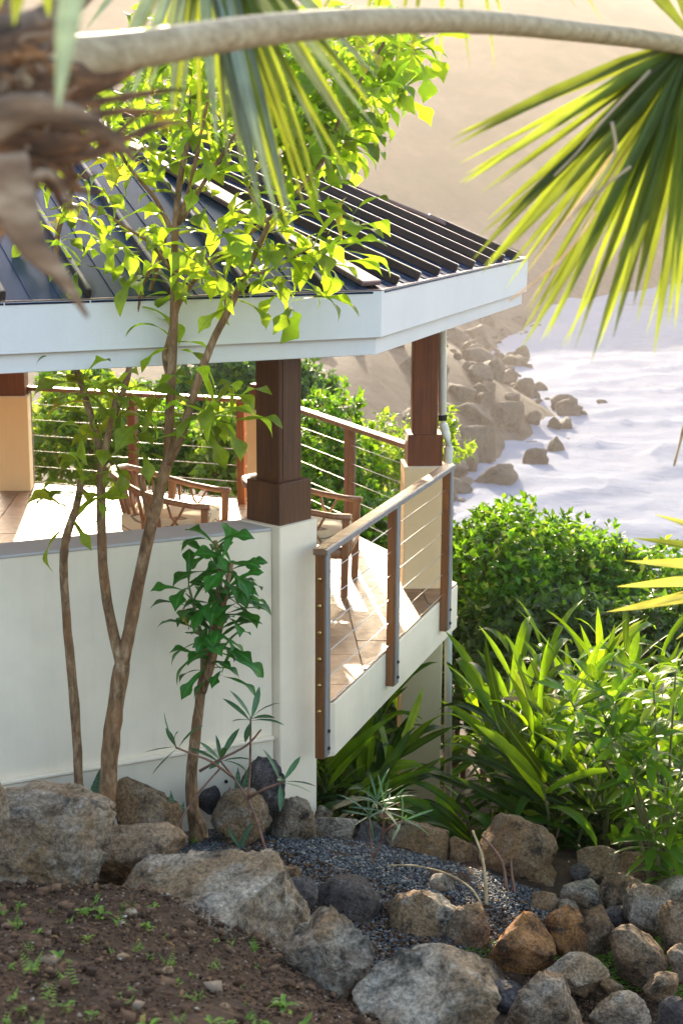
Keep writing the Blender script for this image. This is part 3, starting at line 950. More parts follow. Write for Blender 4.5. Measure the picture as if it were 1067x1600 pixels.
BOULDERS = [
    # near, slightly blurred
    (66, 1305, 222, 150, 5.35, 'grey', 'big grey boulder at the left edge above the brown soil', .8, .05),
    (-28, 1250, 84, 130, 5.0, 'pale', 'pale rounded stone cut by the left edge of the picture', .8, 0),
    (186, 1328, 210, 98, 5.7, 'brown', 'long low brown boulder in front of the two tree trunks', .7, .02),
    (338, 1425, 325, 200, 5.2, 'pale', 'largest pale grey boulder with a rust streak beside the bare soil', .75, .12),
    (514, 1512, 152, 190, 4.75, 'grey', 'upright grey boulder with a tan left side, in front of the largest one', .8, -.1),
    (655, 1590, 225, 210, 4.5, 'pale', 'pale boulder at the bottom edge right of the upright grey one', .8, .2),
    (850, 1592, 152, 160, 5.5, 'grey', 'pointed grey boulder standing at the bottom edge', .8, 0),
    # lower row
    (545, 1415, 116, 100, 7.35, 'dark', 'dark round boulder left of the speckled grey one', .9, 0),
    (657, 1436, 110, 104, 7.3, 'pale', 'round speckled grey boulder in the middle of the lower row', .9, 0),
    (730, 1457, 74, 92, 7.25, 'brown', 'brown stone wedged between the round grey and the orange boulder', .9, 0),
    (813, 1474, 110, 100, 7.1, 'orange', 'rust orange boulder in the lower row', .9, 0),
    (888, 1456, 66, 94, 7.25, 'orange', 'narrow upright orange stone right of the rust orange boulder', .9, -.12),
    (933, 1454, 52, 82, 7.3, 'brown', 'narrow brown stone right of the upright orange one', .9, 0),
    (995, 1486, 92, 76, 7.1, 'brown', 'smooth tan boulder beside the green ground cover', .9, 0),
    (1060, 1443, 60, 82, 7.3, 'brown', 'tan boulder cut by the right edge beside the shrub', .9, 0),
    (1013, 1415, 78, 68, 7.55, 'grey', 'angular grey stone above the smooth tan boulder', .9, .2),
    (900, 1521, 102, 50, 6.9, 'pale', 'flat grey stone below the rust orange boulder', .8, .1),
    (735, 1524, 114, 46, 6.9, 'brown', 'flat brown slab below the wedged brown stone', .8, -.05),
    (695, 1487, 56, 46, 7.15, 'dark', 'small dark stone under the round speckled boulder', .9, 0),
    (612, 1474, 52, 38, 7.2, 'dark', 'small dark wedge of stone beside the dark round boulder', .9, .3),
    (968, 1575, 98, 46, 6.5, 'pale', 'pale flat stone in the green ground cover', .8, .1),
    (1058, 1592, 70, 76, 6.2, 'dark', 'dark stone in the bottom right corner', .9, 0),
    (960, 1433, 48, 42, 7.6, 'dark', 'small dark stone behind the narrow brown stone', .9, 0),
    (464, 1392, 66, 50, 7.2, 'dark', 'dark stone half hidden behind the largest pale boulder', .9, 0),
    (458, 1364, 26, 22, 7.5, 'brown', 'small brown stone on the gravel edge', .9, 0),
    # upper row
    (517, 1303, 88, 72, 8.55, 'grey', 'grey boulder at the foot of the pavilion corner', .9, -.05),
    (577, 1313, 52, 60, 8.5, 'dark', 'upright stone behind the reddish plant stem', .9, 0),
    (650, 1317, 108, 74, 8.5, 'brown', 'brown block-shaped boulder behind the gravel', .9, .06),
    (728, 1336, 60, 54, 8.4, 'brown', 'low pale brown stone behind the dry upright stick', .9, -.1),
    (810, 1322, 118, 90, 8.25, 'brown', 'large brown boulder perched on top of the upper row', .9, .08),
    (838, 1372, 84, 64, 8.15, 'brown', 'tan boulder under the large perched one', .9, 0),
    (768, 1366, 48, 54, 8.2, 'dark', 'dark stone under the left end of the perched boulder', .9, 0),
    (940, 1351, 76, 54, 8.2, 'grey', 'grey angular boulder in front of the ginger leaves', .9, .1),
    (1000, 1356, 78, 52, 8.2, 'brown', 'rounded tan boulder in front of the light shrub', .9, 0),
    (910, 1394, 74, 46, 7.9, 'pale', 'pale grey stone below the grey angular boulder', .9, -.05),
    (975, 1390, 82, 52, 7.85, 'brown', 'flat-topped brown stone below the rounded tan boulder', .9, .05),
    (905, 1363, 32, 24, 8.1, 'dark', 'small purplish stone left of the grey angular boulder', .9, 0),
    (1052, 1388, 62, 40, 7.9, 'pale', 'pale stone at the right edge below the shrub', .9, 0),
    (884, 1420, 40, 28, 7.7, 'grey', 'small grey stone above the upright orange one', .9, 0),
    # along the wall
    (232, 1254, 112, 84, 7.85, 'brown', 'brown boulder against the wall right of the thick trunk', .8, 0),
    (408, 1224, 80, 78, 8.3, 'dark', 'dark purple boulder leaning on the wall near its corner', .8, .2),
    (380, 1266, 92, 72, 8.1, 'grey', 'grey wedge-shaped boulder below the dark purple one', .9, .25),
    (455, 1272, 78, 66, 8.3, 'grey', 'grey boulder at the corner of the wall with a small weed', .9, 0),
    (327, 1246, 36, 40, 8.2, 'dark', 'small dark stone behind the little tree trunk', .9, 0),
    (640, 1502, 44, 34, 6.95, 'brown', 'small brown stone below the round speckled boulder', .9, .1),
    (790, 1555, 60, 36, 6.7, 'dark', 'low dark stone left of the flat grey one', .9, 0),
    (1032, 1535, 56, 36, 6.8, 'brown', 'small tan stone in the ground cover near the right edge', .9, 0),
    (700, 1560, 50, 34, 6.6, 'grey', 'small grey stone right of the pale bottom boulder', .9, .1),
    (955, 1540, 40, 26, 6.85, 'brown', 'small brown stone in the creeping leaves', .9, 0),
    (850, 1405, 44, 30, 7.7, 'brown', 'small tan stone between the two boulder rows', .9, .1),
    (690, 1378, 40, 26, 7.75, 'grey', 'small grey stone on the gravel under the arching stalk', .9, 0),
    (1070, 1500, 60, 50, 7.0, 'grey', 'grey stone cut by the right edge below the tan boulder', .9, 0),
    (590, 1352, 34, 22, 8.1, 'brown', 'little brown stone beside the reddish stem', .9, 0),
    (505, 1272, 30, 26, 8.7, 'grey', 'small grey stone right of the wall corner', .9, 0),
]
for b in BOULDERS:
    boulder(*b[:7], dr=b[7], tilt=b[8], sub=5 if b[2] > 140 else (4 if b[2] > 45 else 3))

# ------------------------------------------------------------------ shore rocks
def build_shore():
    protos = [rock_mesh('shore_rock', 1, 1, 1, ROCKS['shore'], 900 + i, 3, 10, 0.10, (0.36, 0.78)) for i in range(12)]
    named = [(792, 655, 62, 46, 'big pale-sided slab in the middle of the rocky shore'),
             (775, 742, 74, 30, 'dark flat rock nearest the hedge at the edge of the surf'),
             (868, 694, 32, 20, 'wedge-shaped rock standing in the surf off the point'),
             (815, 551, 26, 18, 'lone rounded rock in the white water near the far bend'),
             (888, 645, 46, 22, 'rock at the tip of the stony point'),
             (866, 662, 24, 18, 'blocky rock just off the tip of the point'),
             (939, 629, 20, 8, 'small dark rock alone far out in the water'),
             (836, 712, 40, 24, 'low dark rock left of the wedge-shaped one'),
             (745, 695, 66, 50, 'large hazy boulder at the foot of the slope beside the downpipe')]
    for px, py, w, h, lab in named:
        p = at_z(px, py + h * 0.5, SEA_Z)
        w_, h_ = pxs(w, p.y), pxs(h, p.y)
        me = random.choice(protos)
        o = put('shore_rock', me, None, M=Matrix.Translation(Vector((p.x, p.y, SEA_Z + h_ * 0.32))) @ Matrix.Rotation(random.uniform(0, 6), 4, 'Z') @ Matrix.Diagonal((w_ * 1.05, w_ * 0.9, h_ * 1.7, 1)))
        tag(o, lab, 'rock', 'rocks along the shore')
    n = 0
    rs = random.Random(5)
    while n < 285:
        y = rs.uniform(105, 265)
        x = rs.uniform(-25, 40)
        d = float(inland(np.array([x]), np.array([y]))[0])
        if d < -3.5 or d > 30 or rs.random() > math.exp(-max(d, 0) / 16): continue
        s = rs.choice([0.7, 0.9, 1.2, 1.6, 2.2, 3.0]) * rs.uniform(0.8, 1.25) * (0.55 if d < -0.5 else 1.0)
        z = max(gz(x, y), SEA_Z - 0.35)
        o = put('shore_rock', rs.choice(protos), None, M=Matrix.Translation((x, y, z + s * 0.12)) @ Matrix.Rotation(rs.uniform(0, 6.3), 4, 'Z')
                @ Matrix.Rotation(rs.uniform(-.4, .4), 4, 'X') @ Matrix.Diagonal((s * rs.uniform(.9, 1.5), s, s * rs.uniform(.7, 1.15), 1)))
        zone = ('brown boulder standing in the surf off the rocky shore', 'boulders in the surf') if d < 0 else \
               ('brown boulder on the near part of the stony slope below the downpipe', 'boulders on the near stony slope') if y < 145 else \
               ('brown boulder piled on the stony point', 'boulders on the stony point') if y < 185 else \
               ('hazy brown boulder along the far bend of the shore', 'boulders along the far bend')
        tag(o, zone[0], 'rock', zone[1])
        n += 1
build_shore()

# ------------------------------------------------------------------ leaves
def blade(name, prof, mat, droop=0.6, fold=0.25, nseg=None, wave=0.0, seed=0, hook=0.0):
    """unit-length leaf along +Y, upper face +Z; prof = [(t, half width)]"""
    rn = random.Random(seed)
    V, Fs = [], []
    pos, ang = Vector((0, 0, 0)), 0.0
    last = 0.0
    ph = rn.uniform(0, 6)
    for i, (t, w) in enumerate(prof):
        dt = t - last
        ang = -droop * (t ** 1.5) - hook * max(0, t - 0.6)
        pos = pos + Vector((0, cos(ang), sin(ang))) * dt
        last = t
        up = Vector((0, -sin(ang), cos(ang)))
        wl = wave * sin(ph + t * 9) * w
        L_ = pos + Vector((-w, 0, 0)) + up * (fold * w + wl)
        R_ = pos + Vector((w, 0, 0)) + up * (fold * w - wl)
        V += [L_, pos.copy(), R_]
        if i:
            a, b = 3 * (i - 1), 3 * i
            Fs += [(a, a + 1, b + 1, b), (a + 1, a + 2, b + 2, b + 1)]
    me = bpy.data.meshes.new(name)
    me.from_pydata([tuple(v) for v in V], [], Fs)
    me.materials.append(mat)
    me.polygons.foreach_set('use_smooth', [True] * len(me.polygons))
    rib = me.attributes.new('rib', 'FLOAT', 'POINT')
    rib.data.foreach_set('value', [1.0 if i % 3 == 1 else 0.0 for i in range(len(V))])
    me.update()
    return me

def orient(pos, d, up=(0, 0, 1), s=1.0, w=None, roll=0.0):
    y = Vector(d).normalized()
    u = Vector(up)
    x = y.cross(u)
    if x.length < 1e-3: x = y.cross(Vector((1, 0, 0)))
    x.normalize()
    z = x.cross(y)
    R3 = Matrix((x, y, z)).transposed()
    if roll: R3 = R3 @ Matrix.Rotation(roll, 3, 'Y')
    w = s if w is None else w
    R3 = R3 @ Matrix.Diagonal((w, s, w))
    return Matrix.Translation(pos) @ R3.to_4x4()

def join_specs(name, specs, mat):
    """one mesh from many (mesh, matrix)"""
    cache = {}
    Vs, Fs, o = [], [], 0
    for me, mx in specs:
        if me.name not in cache:
            v = np.empty(len(me.vertices) * 3, np.float32)
            me.vertices.foreach_get('co', v)
            cache[me.name] = (v.reshape(-1, 3), np.array([tuple(p.vertices) for p in me.polygons]))
        v, f = cache[me.name]
        A = np.array(mx)
        Vs.append(v @ A[:3, :3].T + A[:3, 3])
        Fs.append(f + o)
        o += len(v)
    return np_mesh(name, np.vstack(Vs), np.vstack(Fs), mat, True)

def hang(thing_, name, specs, limit=290, crown_mat=None):
    for me, mx in specs[:limit]:
        put(name, me, thing_, M=mx)
    if len(specs) > limit:
        put('foliage', join_specs('foliage', specs[limit:], crown_mat), thing_, kind='stuff')

def whorl(rn, pos, axis, n, L, meshes, a0=0.5, a1=1.6, stem=0.0):
    """n leaves spiralling round a stem end"""
    axis = Vector(axis).normalized()
    s = axis.cross(Vector((0.3, 1, 0.1))).normalized()
    t = axis.cross(s)
    out, ph = [], rn.uniform(0, 6.28)
    for i in range(n):
        a = ph + i * 2.39996 + rn.uniform(-.25, .25)
        el = a0 + (a1 - a0) * ((i + .5) / n) + rn.uniform(-.12, .12)
        d = axis * cos(el) + (s * cos(a) + t * sin(a)) * sin(el)
        p = Vector(pos) - axis * (stem * (i / n))
        out.append((rn.choice(meshes), orient(p, d, axis + Vector((0, 0, .4)), L * rn.uniform(.75, 1.12), None, rn.uniform(-.5, .5))))
    return out

def spoon_prof(k=1.0):
    return [(0, .014), (.1, .016), (.2, .03), (.3, .05 * k), (.4, .062 * k), (.5, .066 * k), (.57, .07 * k), (.63, .095 * k), (.69, .15 * k), (.74, .172 * k), (.78, .165 * k),
            (.82, .125 * k), (.87, .085 * k), (.93, .042 * k), (1.0, .002)]
SPOON = [blade('leaf', spoon_prof(k), M['pudica'], dr, .3, wave=.4, seed=i, hook=hk) for i, (k, dr, hk) in enumerate([(.8, .9, .9), (.65, 1.5, .3), (.9, .5, 1.8), (.75, 1.9, 0)])]
SPOON_D = [blade('leaf', spoon_prof(k), M['pudica_dark'], dr, .3, wave=.2, seed=i, hook=hk) for i, (k, dr, hk) in enumerate([(1, .9, .6), (.9, 1.3, .4), (1.1, .7, 1.0)])]
SPOON_C = [blade('leaf', spoon_prof(k), M['pudica_crown'], dr, .3, wave=.4, seed=i, hook=hk) for i, (k, dr, hk) in enumerate([(1, .9, .9), (.85, 1.5, .3), (1.1, .5, 1.8), (.95, 1.9, 0)])]

def poly(pts):
    """pixel polyline -> smooth world polyline (Catmull-Rom)"""
    w = [at(*p) for p in pts]
    if len(w) < 3: return w
    out = []
    for i in range(len(w) - 1):
        a, b, c, d = w[max(i - 1, 0)], w[i], w[i + 1], w[min(i + 2, len(w) - 1)]
        for k in range(4):
            t = k / 4
            out.append(0.5 * ((2 * b) + (c - a) * t + (2 * a - 5 * b + 4 * c - d) * t * t + (3 * b - a - 3 * c + d) * t ** 3))
    return out + [w[-1]]

def limb(name, pts, r0, r1, parent, mat=None, n=9, knob=0.06):
    w = poly(pts)
    m = len(w)
    rad = [r0 + (r1 - r0) * (i / (m - 1)) for i in range(m)]
    rad = [r * (1 + 0.5 * knob * noise.noise(Vector((i * 1.7, r0 * 99, 3)))) for i, r in enumerate(rad)]
    put(name, MB().tube(w, rad, n, 1.0, (0, 1, 0.01), knob).mesh(name, mat or M['bark'], True), parent)
    return w

def build_spoon_tree():
    rn = random.Random(21)
    base = at(165, 1290, 7.7)
    t = thing('spoon_leaf_tree', base, 'tall backlit tree with forked bark trunk and yellow-green spoon-shaped leaves', 'tree')
    limb('trunk', [(163, 1330, 7.7), (167, 1260, 7.7), (172, 1180, 7.7), (181, 1105, 7.7), (192, 1035, 7.7)], .050, .043, t, None, 12, .1)
    limb('trunk', [(123, 1300, 7.75), (124, 1240, 7.75), (117, 1100, 7.7), (106, 985, 7.7), (100, 890, 7.65), (104, 840, 7.6), (119, 795, 7.6), (127, 752, 7.55)], .029, .018, t, None, 10, .1)
    br = [([(191, 1045, 7.7), (172, 962, 7.7), (161, 880, 7.65), (159, 745, 7.6), (167, 693, 7.6), (177, 652, 7.6), (182, 622, 7.6)], .031, .015),
          ([(191, 1045, 7.7), (203, 985, 7.7), (222, 885, 7.65), (240, 808, 7.6), (252, 760, 7.6), (262, 722, 7.6)], .036, .029),
          ([(262, 725, 7.6), (266, 640, 7.6), (271, 540, 7.6), (273, 450, 7.6), (274, 370, 7.6), (281, 285, 7.65), (296, 205, 7.7), (300, 140, 7.75)], .026, .012),
          ([(262, 725, 7.6), (285, 675, 7.55), (305, 610, 7.5), (330, 540, 7.5), (360, 480, 7.5), (385, 425, 7.5), (420, 350, 7.5)], .026, .013),
          ([(268, 600, 7.6), (258, 560, 7.7), (264, 535, 7.7), (288, 458, 7.7), (360, 386, 7.75), (426, 338, 7.8), (480, 282, 7.9), (511, 240, 8.0), (540, 165, 8.1), (606, 58, 8.2)], .017, .008),
          ([(160, 730, 7.6), (152, 683, 7.65), (137, 632, 7.7), (119, 572, 7.7), (104, 526, 7.75), (91, 440, 7.8), (89, 380, 7.8), (101, 330, 7.8), (118, 285, 7.8)], .020, .011),
          ([(177, 655, 7.6), (199, 592, 7.7), (210, 530, 7.75), (232, 468, 7.8), (250, 400, 7.85), (262, 360, 7.9)], .019, .010),
          ([(199, 560, 7.75), (213, 500, 7.7), (222, 450, 7.7), (238, 415, 7.7)], .013, .008),
          ([(274, 370, 7.6), (244, 312, 7.6), (220, 283, 7.6), (195, 250, 7.6), (170, 200, 7.6)], .012, .007),
          ([(272, 430, 7.6), (240, 385, 7.5), (205, 360, 7.5), (140, 318, 7.5)], .010, .006),
          ([(280, 350, 7.6), (300, 280, 7.5), (313, 215, 7.5), (330, 130, 7.5)], .013, .007),
          ([(285, 345, 7.6), (328, 270, 7.7), (357, 228, 7.7), (400, 150, 7.8)], .012, .007),
          ([(238, 815, 7.6), (229, 792, 7.55), (222, 762, 7.5), (218, 742, 7.5)], .016, .008),
          ([(385, 425, 7.5), (415, 425, 7.5), (450, 405, 7.5), (490, 385, 7.5)], .008, .005),
          ([(420, 350, 7.5), (400, 320, 7.5), (385, 290, 7.5)], .009, .006),
          ([(355, 485, 7.5), (345, 440, 7.45), (320, 400, 7.4)], .009, .006)]
    for p, a, b in br: limb('branch', p, a, b, t)
    cl = [(182, 622, 7.6, 11), (168, 690, 7.6, 7), (130, 752, 7.55, 10), (112, 800, 7.6, 5), (118, 285, 7.8, 6), (92, 360, 7.8, 6), (100, 420, 7.8, 4),
          (316, 640, 7.5, 8), (340, 625, 7.5, 9), (232, 640, 7.6, 6), (222, 690, 7.55, 6), (420, 350, 7.5, 8), (405, 400, 7.5, 6), (440, 420, 7.5, 6), (490, 385, 7.5, 8),
          (470, 430, 7.5, 5), (385, 290, 7.5, 6), (320, 400, 7.4, 6), (350, 430, 7.45, 6), (372, 455, 7.5, 5), (262, 360, 7.9, 6), (238, 415, 7.7, 7), (225, 455, 7.7, 4),
          (170, 200, 7.6, 6), (195, 255, 7.6, 6), (140, 318, 7.5, 6), (180, 350, 7.5, 6), (215, 372, 7.5, 5), (300, 200, 7.7, 6), (313, 215, 7.5, 6), (357, 228, 7.7, 6),
          (300, 290, 7.6, 5), (440, 335, 7.8, 6), (480, 290, 7.9, 6), (505, 350, 7.8, 6), (130, 590, 7.6, 6), (150, 660, 7.6, 4), (300, 440, 7.6, 4), (268, 520, 7.6, 3), (535, 370, 7.7, 3), (150, 610, 7.6, 4), (360, 640, 7.5, 4), (520, 400, 7.6, 6), (460, 460, 7.5, 5), (550, 330, 7.7, 4), (330, 360, 7.5, 6), (380, 380, 7.5, 6), (130, 400, 7.7, 5), (75, 320, 7.7, 5)]
    sp = []
    for px, py, Y, n in cl:
        ax = Vector((rn.uniform(-.5, .5), rn.uniform(-.5, .3), 1))
        sp += whorl(rn, at(px, py, Y), ax, n + 1, rn.uniform(.26, .36), SPOON, .5, 1.75, .10)
    # upper crown
    up = []
    for _ in range(56):
        px, py = rn.uniform(140, 470), rn.uniform(20, 225)
        if px > 400 and py > 240: continue
        Y = rn.uniform(7.3, 9.0)
        up += whorl(rn, at(px, py, Y), (rn.uniform(-.6, .6), rn.uniform(-.5, .3), 1), rn.randint(7, 10), rn.uniform(.20, .28), SPOON_C, .5, 1.9, .12)
    for _ in range(95):
        px, py = rn.uniform(420, 660), rn.uniform(30, 230)
        if py > 60 + 1.0 * (690 - px): continue
        Y = rn.uniform(7.8, 9.0)
        up += whorl(rn, at(px, py, Y), (rn.uniform(-.5, .9), rn.uniform(-.5, .3), .7), rn.randint(7, 10), rn.uniform(.22, .30), SPOON_C, .6, 2.1, .12)
    hang(t, 'leaf', sp[:290], 290)
    put('foliage', join_specs('foliage', up + [(random.choice(SPOON_C), m) for _, m in sp[290:]], M['pudica_crown']), t, kind='stuff')
build_spoon_tree()

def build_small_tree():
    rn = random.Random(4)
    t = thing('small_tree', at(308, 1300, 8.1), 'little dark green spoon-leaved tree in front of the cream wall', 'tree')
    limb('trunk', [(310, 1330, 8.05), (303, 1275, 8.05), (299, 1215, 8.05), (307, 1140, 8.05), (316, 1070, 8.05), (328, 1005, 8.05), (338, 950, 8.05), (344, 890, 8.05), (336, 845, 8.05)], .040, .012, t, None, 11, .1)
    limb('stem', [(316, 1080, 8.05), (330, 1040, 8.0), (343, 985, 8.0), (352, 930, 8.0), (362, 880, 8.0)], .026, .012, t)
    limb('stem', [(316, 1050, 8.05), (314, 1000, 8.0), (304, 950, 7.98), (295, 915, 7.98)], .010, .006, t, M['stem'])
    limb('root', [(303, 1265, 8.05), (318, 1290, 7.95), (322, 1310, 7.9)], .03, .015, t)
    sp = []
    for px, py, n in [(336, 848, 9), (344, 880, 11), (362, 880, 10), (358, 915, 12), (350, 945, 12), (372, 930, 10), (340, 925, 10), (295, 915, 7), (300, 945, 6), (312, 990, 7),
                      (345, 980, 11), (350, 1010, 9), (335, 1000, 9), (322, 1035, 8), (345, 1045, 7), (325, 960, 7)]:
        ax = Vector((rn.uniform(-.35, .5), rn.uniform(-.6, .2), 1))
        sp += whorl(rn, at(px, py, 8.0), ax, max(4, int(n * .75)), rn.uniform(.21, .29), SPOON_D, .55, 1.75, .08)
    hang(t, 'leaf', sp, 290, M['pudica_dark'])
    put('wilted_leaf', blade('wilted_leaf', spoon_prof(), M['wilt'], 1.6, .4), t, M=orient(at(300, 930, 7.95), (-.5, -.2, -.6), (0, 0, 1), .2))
build_small_tree()

# narrow leaves for the stick-like plants
NARROW = [blade('leaf', [(0, .01), (.1, .02), (.3, .065), (.55, .085), (.75, .07), (.9, .035), (1, .003)], M['oleander'], d, .3, seed=i) for i, d in enumerate((.3, .6, .1))]
NEEDLE = [blade('leaf', [(0, .008), (.15, .025), (.5, .035), (.8, .026), (1, .002)], M['oleander'], d, .3, seed=i) for i, d in enumerate((.2, .5, .8))]
def stick_plant(name, label, base, stems, heads, meshes, mat, L, r=.011):
    rn = random.Random(int(base[0]))
    t = thing(name, at(*base), label, 'plant')
    for s in stems: limb('stem', s, r, r * .6, t, mat, 7)
    sp = []
    for px, py, Y, n, ax in heads: sp += whorl(rn, at(px, py, Y), ax, n, L, meshes, .5, 1.5, .03)
    hang(t, 'leaf', sp, 290, M['oleander'])
stick_plant('spindly_shrub', 'bare-stemmed shrub with narrow dark leaf rosettes beside the small tree', (418, 1335, 7.75),
            [[(420, 1345, 7.75), (402, 1285, 7.8), (388, 1250, 7.85), (365, 1215, 7.9), (342, 1186, 7.9)],
             [(365, 1215, 7.9), (330, 1190, 7.8), (300, 1178, 7.75), (275, 1168, 7.7)],
             [(388, 1250, 7.85), (391, 1190, 7.9), (392, 1120, 7.9)], [(391, 1245, 7.85), (415, 1232, 7.8), (442, 1222, 7.8)],
             [(312, 1205, 7.9), (345, 1186, 7.9), (385, 1165, 7.95), (408, 1140, 7.95)]],
            [(345, 1186, 7.9, 8, (.3, -.3, 1)), (273, 1166, 7.7, 6, (-.8, -.2, .6)), (393, 1122, 7.9, 8, (.2, -.2, 1)), (443, 1221, 7.8, 6, (.8, -.2, .7))], NARROW, M['stem_red'], .20, .0085)
stick_plant('spindly_shrub', 'small reddish-stemmed shrub with needle-like leaves growing in the gravel', (583, 1385, 7.95),
            [[(585, 1395, 7.95), (583, 1350, 7.95), (578, 1300, 8.0), (576, 1275, 8.0)], [(584, 1340, 7.95), (598, 1305, 7.95), (600, 1265, 7.95)], [(598, 1300, 7.95), (618, 1288, 7.9), (632, 1282, 7.9)]],
            [(576, 1272, 8.0, 12, (-.2, -.3, 1)), (601, 1262, 7.95, 14, (.2, -.3, 1)), (590, 1250, 7.95, 8, (0, 0, 1)), (632, 1282, 7.9, 6, (.8, -.2, .4))], NEEDLE, M['stem_red'], .22, .0075)
def snake_plant(px, py, Y, hs, label):
    rn = random.Random(int(px))
    t = thing('snake_plant', at(px, py, Y), label, 'plant', 'snake plants along the wall')
    me = blade('leaf', [(0, .05), (.2, .07), (.5, .085), (.8, .06), (1, .003)], M['snake'], .15, .5)
    for k, (dx, h) in enumerate(hs):
        put('leaf', me, t, M=orient(at(px, py + 4, Y), (dx, rn.uniform(-.3, .1), 1), (0, -1, .2), pxs(h, Y), pxs(h, Y) * .9))
snake_plant(138, 1262, 7.75, [(.35, 95), (-.2, 70), (.75, 45)], 'banded upright leaves between the two trunks of the tall tree')
snake_plant(275, 1300, 7.8, [(-.1, 78), (.25, 60)], 'two slim upright banded leaves left of the small tree trunk')
snake_plant(372, 1268, 8.25, [(.25, 100), (.0, 80), (-.3, 50)], 'tallest banded leaves in front of the dark purple boulder')
snake_plant(375, 1320, 7.85, [(.4, 55), (-.5, 45)], 'short banded leaves in the gravel right of the small tree')
snake_plant(-14, 1215, 7.6, [(.1, 70), (.3, 45)], 'banded leaf tip at the left edge by the wall')

# ------------------------------------------------------------------ ginger
GING = [blade('leaf', [(0, .01), (.06, .016), (.18, .04), (.35, .058), (.55, .06), (.72, .05), (.87, .029), (1, .002)], M['ginger'], d, f, wave=.12, seed=i, hook=h)
        for i, (d, f, h) in enumerate([(.6, .3, .3), (1.0, .25, .6), (.3, .35, .1), (1.4, .25, .8)])]
DRYL = [blade('withered_leaf', [(0, .01), (.18, .04), (.4, .06), (.7, .04), (1, .002)], M['straw'], d, .6, wave=.5, seed=i) for i, d in enumerate((1.5, 2.2))]
def ginger(px, py, Y, n, label, ht=1.1, L=.58, seed=0, bx=0.0):
    rn = random.Random(seed + int(px))
    b = at(px, py, Y)
    b.z = gz(b.x, b.y)
    t = thing('ginger_plant', b, label, 'plant', 'strappy ginger plants beside the pavilion')
    sp = []
    for s in range(n):
        a = rn.uniform(0, 6.28)
        lean = rn.uniform(.05, .75)
        h = ht * rn.uniform(.65, 1.1)
        d0 = Vector((cos(a) * lean * (.5 if cos(a) * bx < 0 else 1) + bx * .5, sin(a) * lean, 1)).normalized()
        p0 = b + Vector((cos(a), sin(a), 0)) * rn.uniform(.02, .22) - Vector((0, 0, .05))
        p1 = p0 + d0 * (h * .55)
        p2 = p1 + (d0 + Vector((cos(a), sin(a), -.2)) * .45 * lean).normalized() * (h * .45)
        put('stem', MB().tube([p0, p1, p2], [.013, .010, .005], 6).mesh('stem', M['stem'], True), t)
        side = Vector((-sin(a + rn.uniform(-.8, .8)), cos(a), 0)).normalized()
        m = rn.randint(8, 11)
        for i in range(m):
            f = .08 + .92 * i / (m - 1)
            p = p0.lerp(p1, f / .55) if f < .55 else p1.lerp(p2, (f - .55) / .45)
            ax = d0 if f < .6 else (p2 - p1).normalized()
            sg = 1 if i % 2 else -1
            el = 1.0 - .65 * f + rn.uniform(-.15, .15)
            d = ax * cos(el) + (side * sg + Vector((rn.uniform(-.5, .5), rn.uniform(-.5, .5), 0))).normalized() * sin(el)
            sp.append((rn.choice(GING), orient(p, d, ax + Vector((0, -.3, .3)), L * rn.uniform(.7, 1.15), L * rn.uniform(.65, .9), rn.uniform(-.6, .6))))
    rn.shuffle(sp)
    k = max(2, len(sp) // 22)
    for me, mx in sp[:k]: put('withered_leaf', DRYL[rn.randrange(2)], t, M=mx @ Matrix.Diagonal((.75, .8, 1, 1)))
    hang(t, 'leaf', sp[k:], 290, M['ginger'])
for i, (px, py, Y, n, ht, bx, lab) in enumerate([
        (815, 1300, 9.6, 14, 1.0, .3, 'ginger plant with long arching leaves right of the lower pillar'),
        (870, 1310, 9.25, 14, .95, .1, 'ginger plant right behind the large perched boulder'),
        (945, 1320, 9.2, 13, .9, 0, 'ginger plant behind the grey angular boulder'),
        (1015, 1310, 9.5, 8, 1.1, 0, 'ginger plant rising behind the light green shrub'),
        (835, 1200, 11.2, 12, 1.35, .35, 'tall ginger plant nearest the foot of the downpipe'),
        (905, 1200, 10.7, 13, 1.4, .1, 'tall upright ginger plant in the middle below the hedge'),
        (980, 1200, 10.7, 13, 1.4, 0, 'tall ginger plant right of the middle below the hedge'),
        (1060, 1200, 10.5, 7, 1.4, 0, 'tall ginger plant at the right edge below the yellow palm'),
        (550, 1270, 9.9, 9, .55, -.1, 'ginger plant under the deck left of the pillar'),
        (530, 1240, 10.4, 10, .8, -.1, 'ginger plant in the shade beside the wall corner'),
        (640, 1180, 12.6, 8, .9, 0, 'ginger plant behind the pillar under the deck'),
        (745, 1320, 9.2, 3, .35, .4, 'low ginger plant with a few leaves crossing the foot of the pillar')]):
    ginger(px, py, Y, n, lab, ht, .68, i * 5, bx)

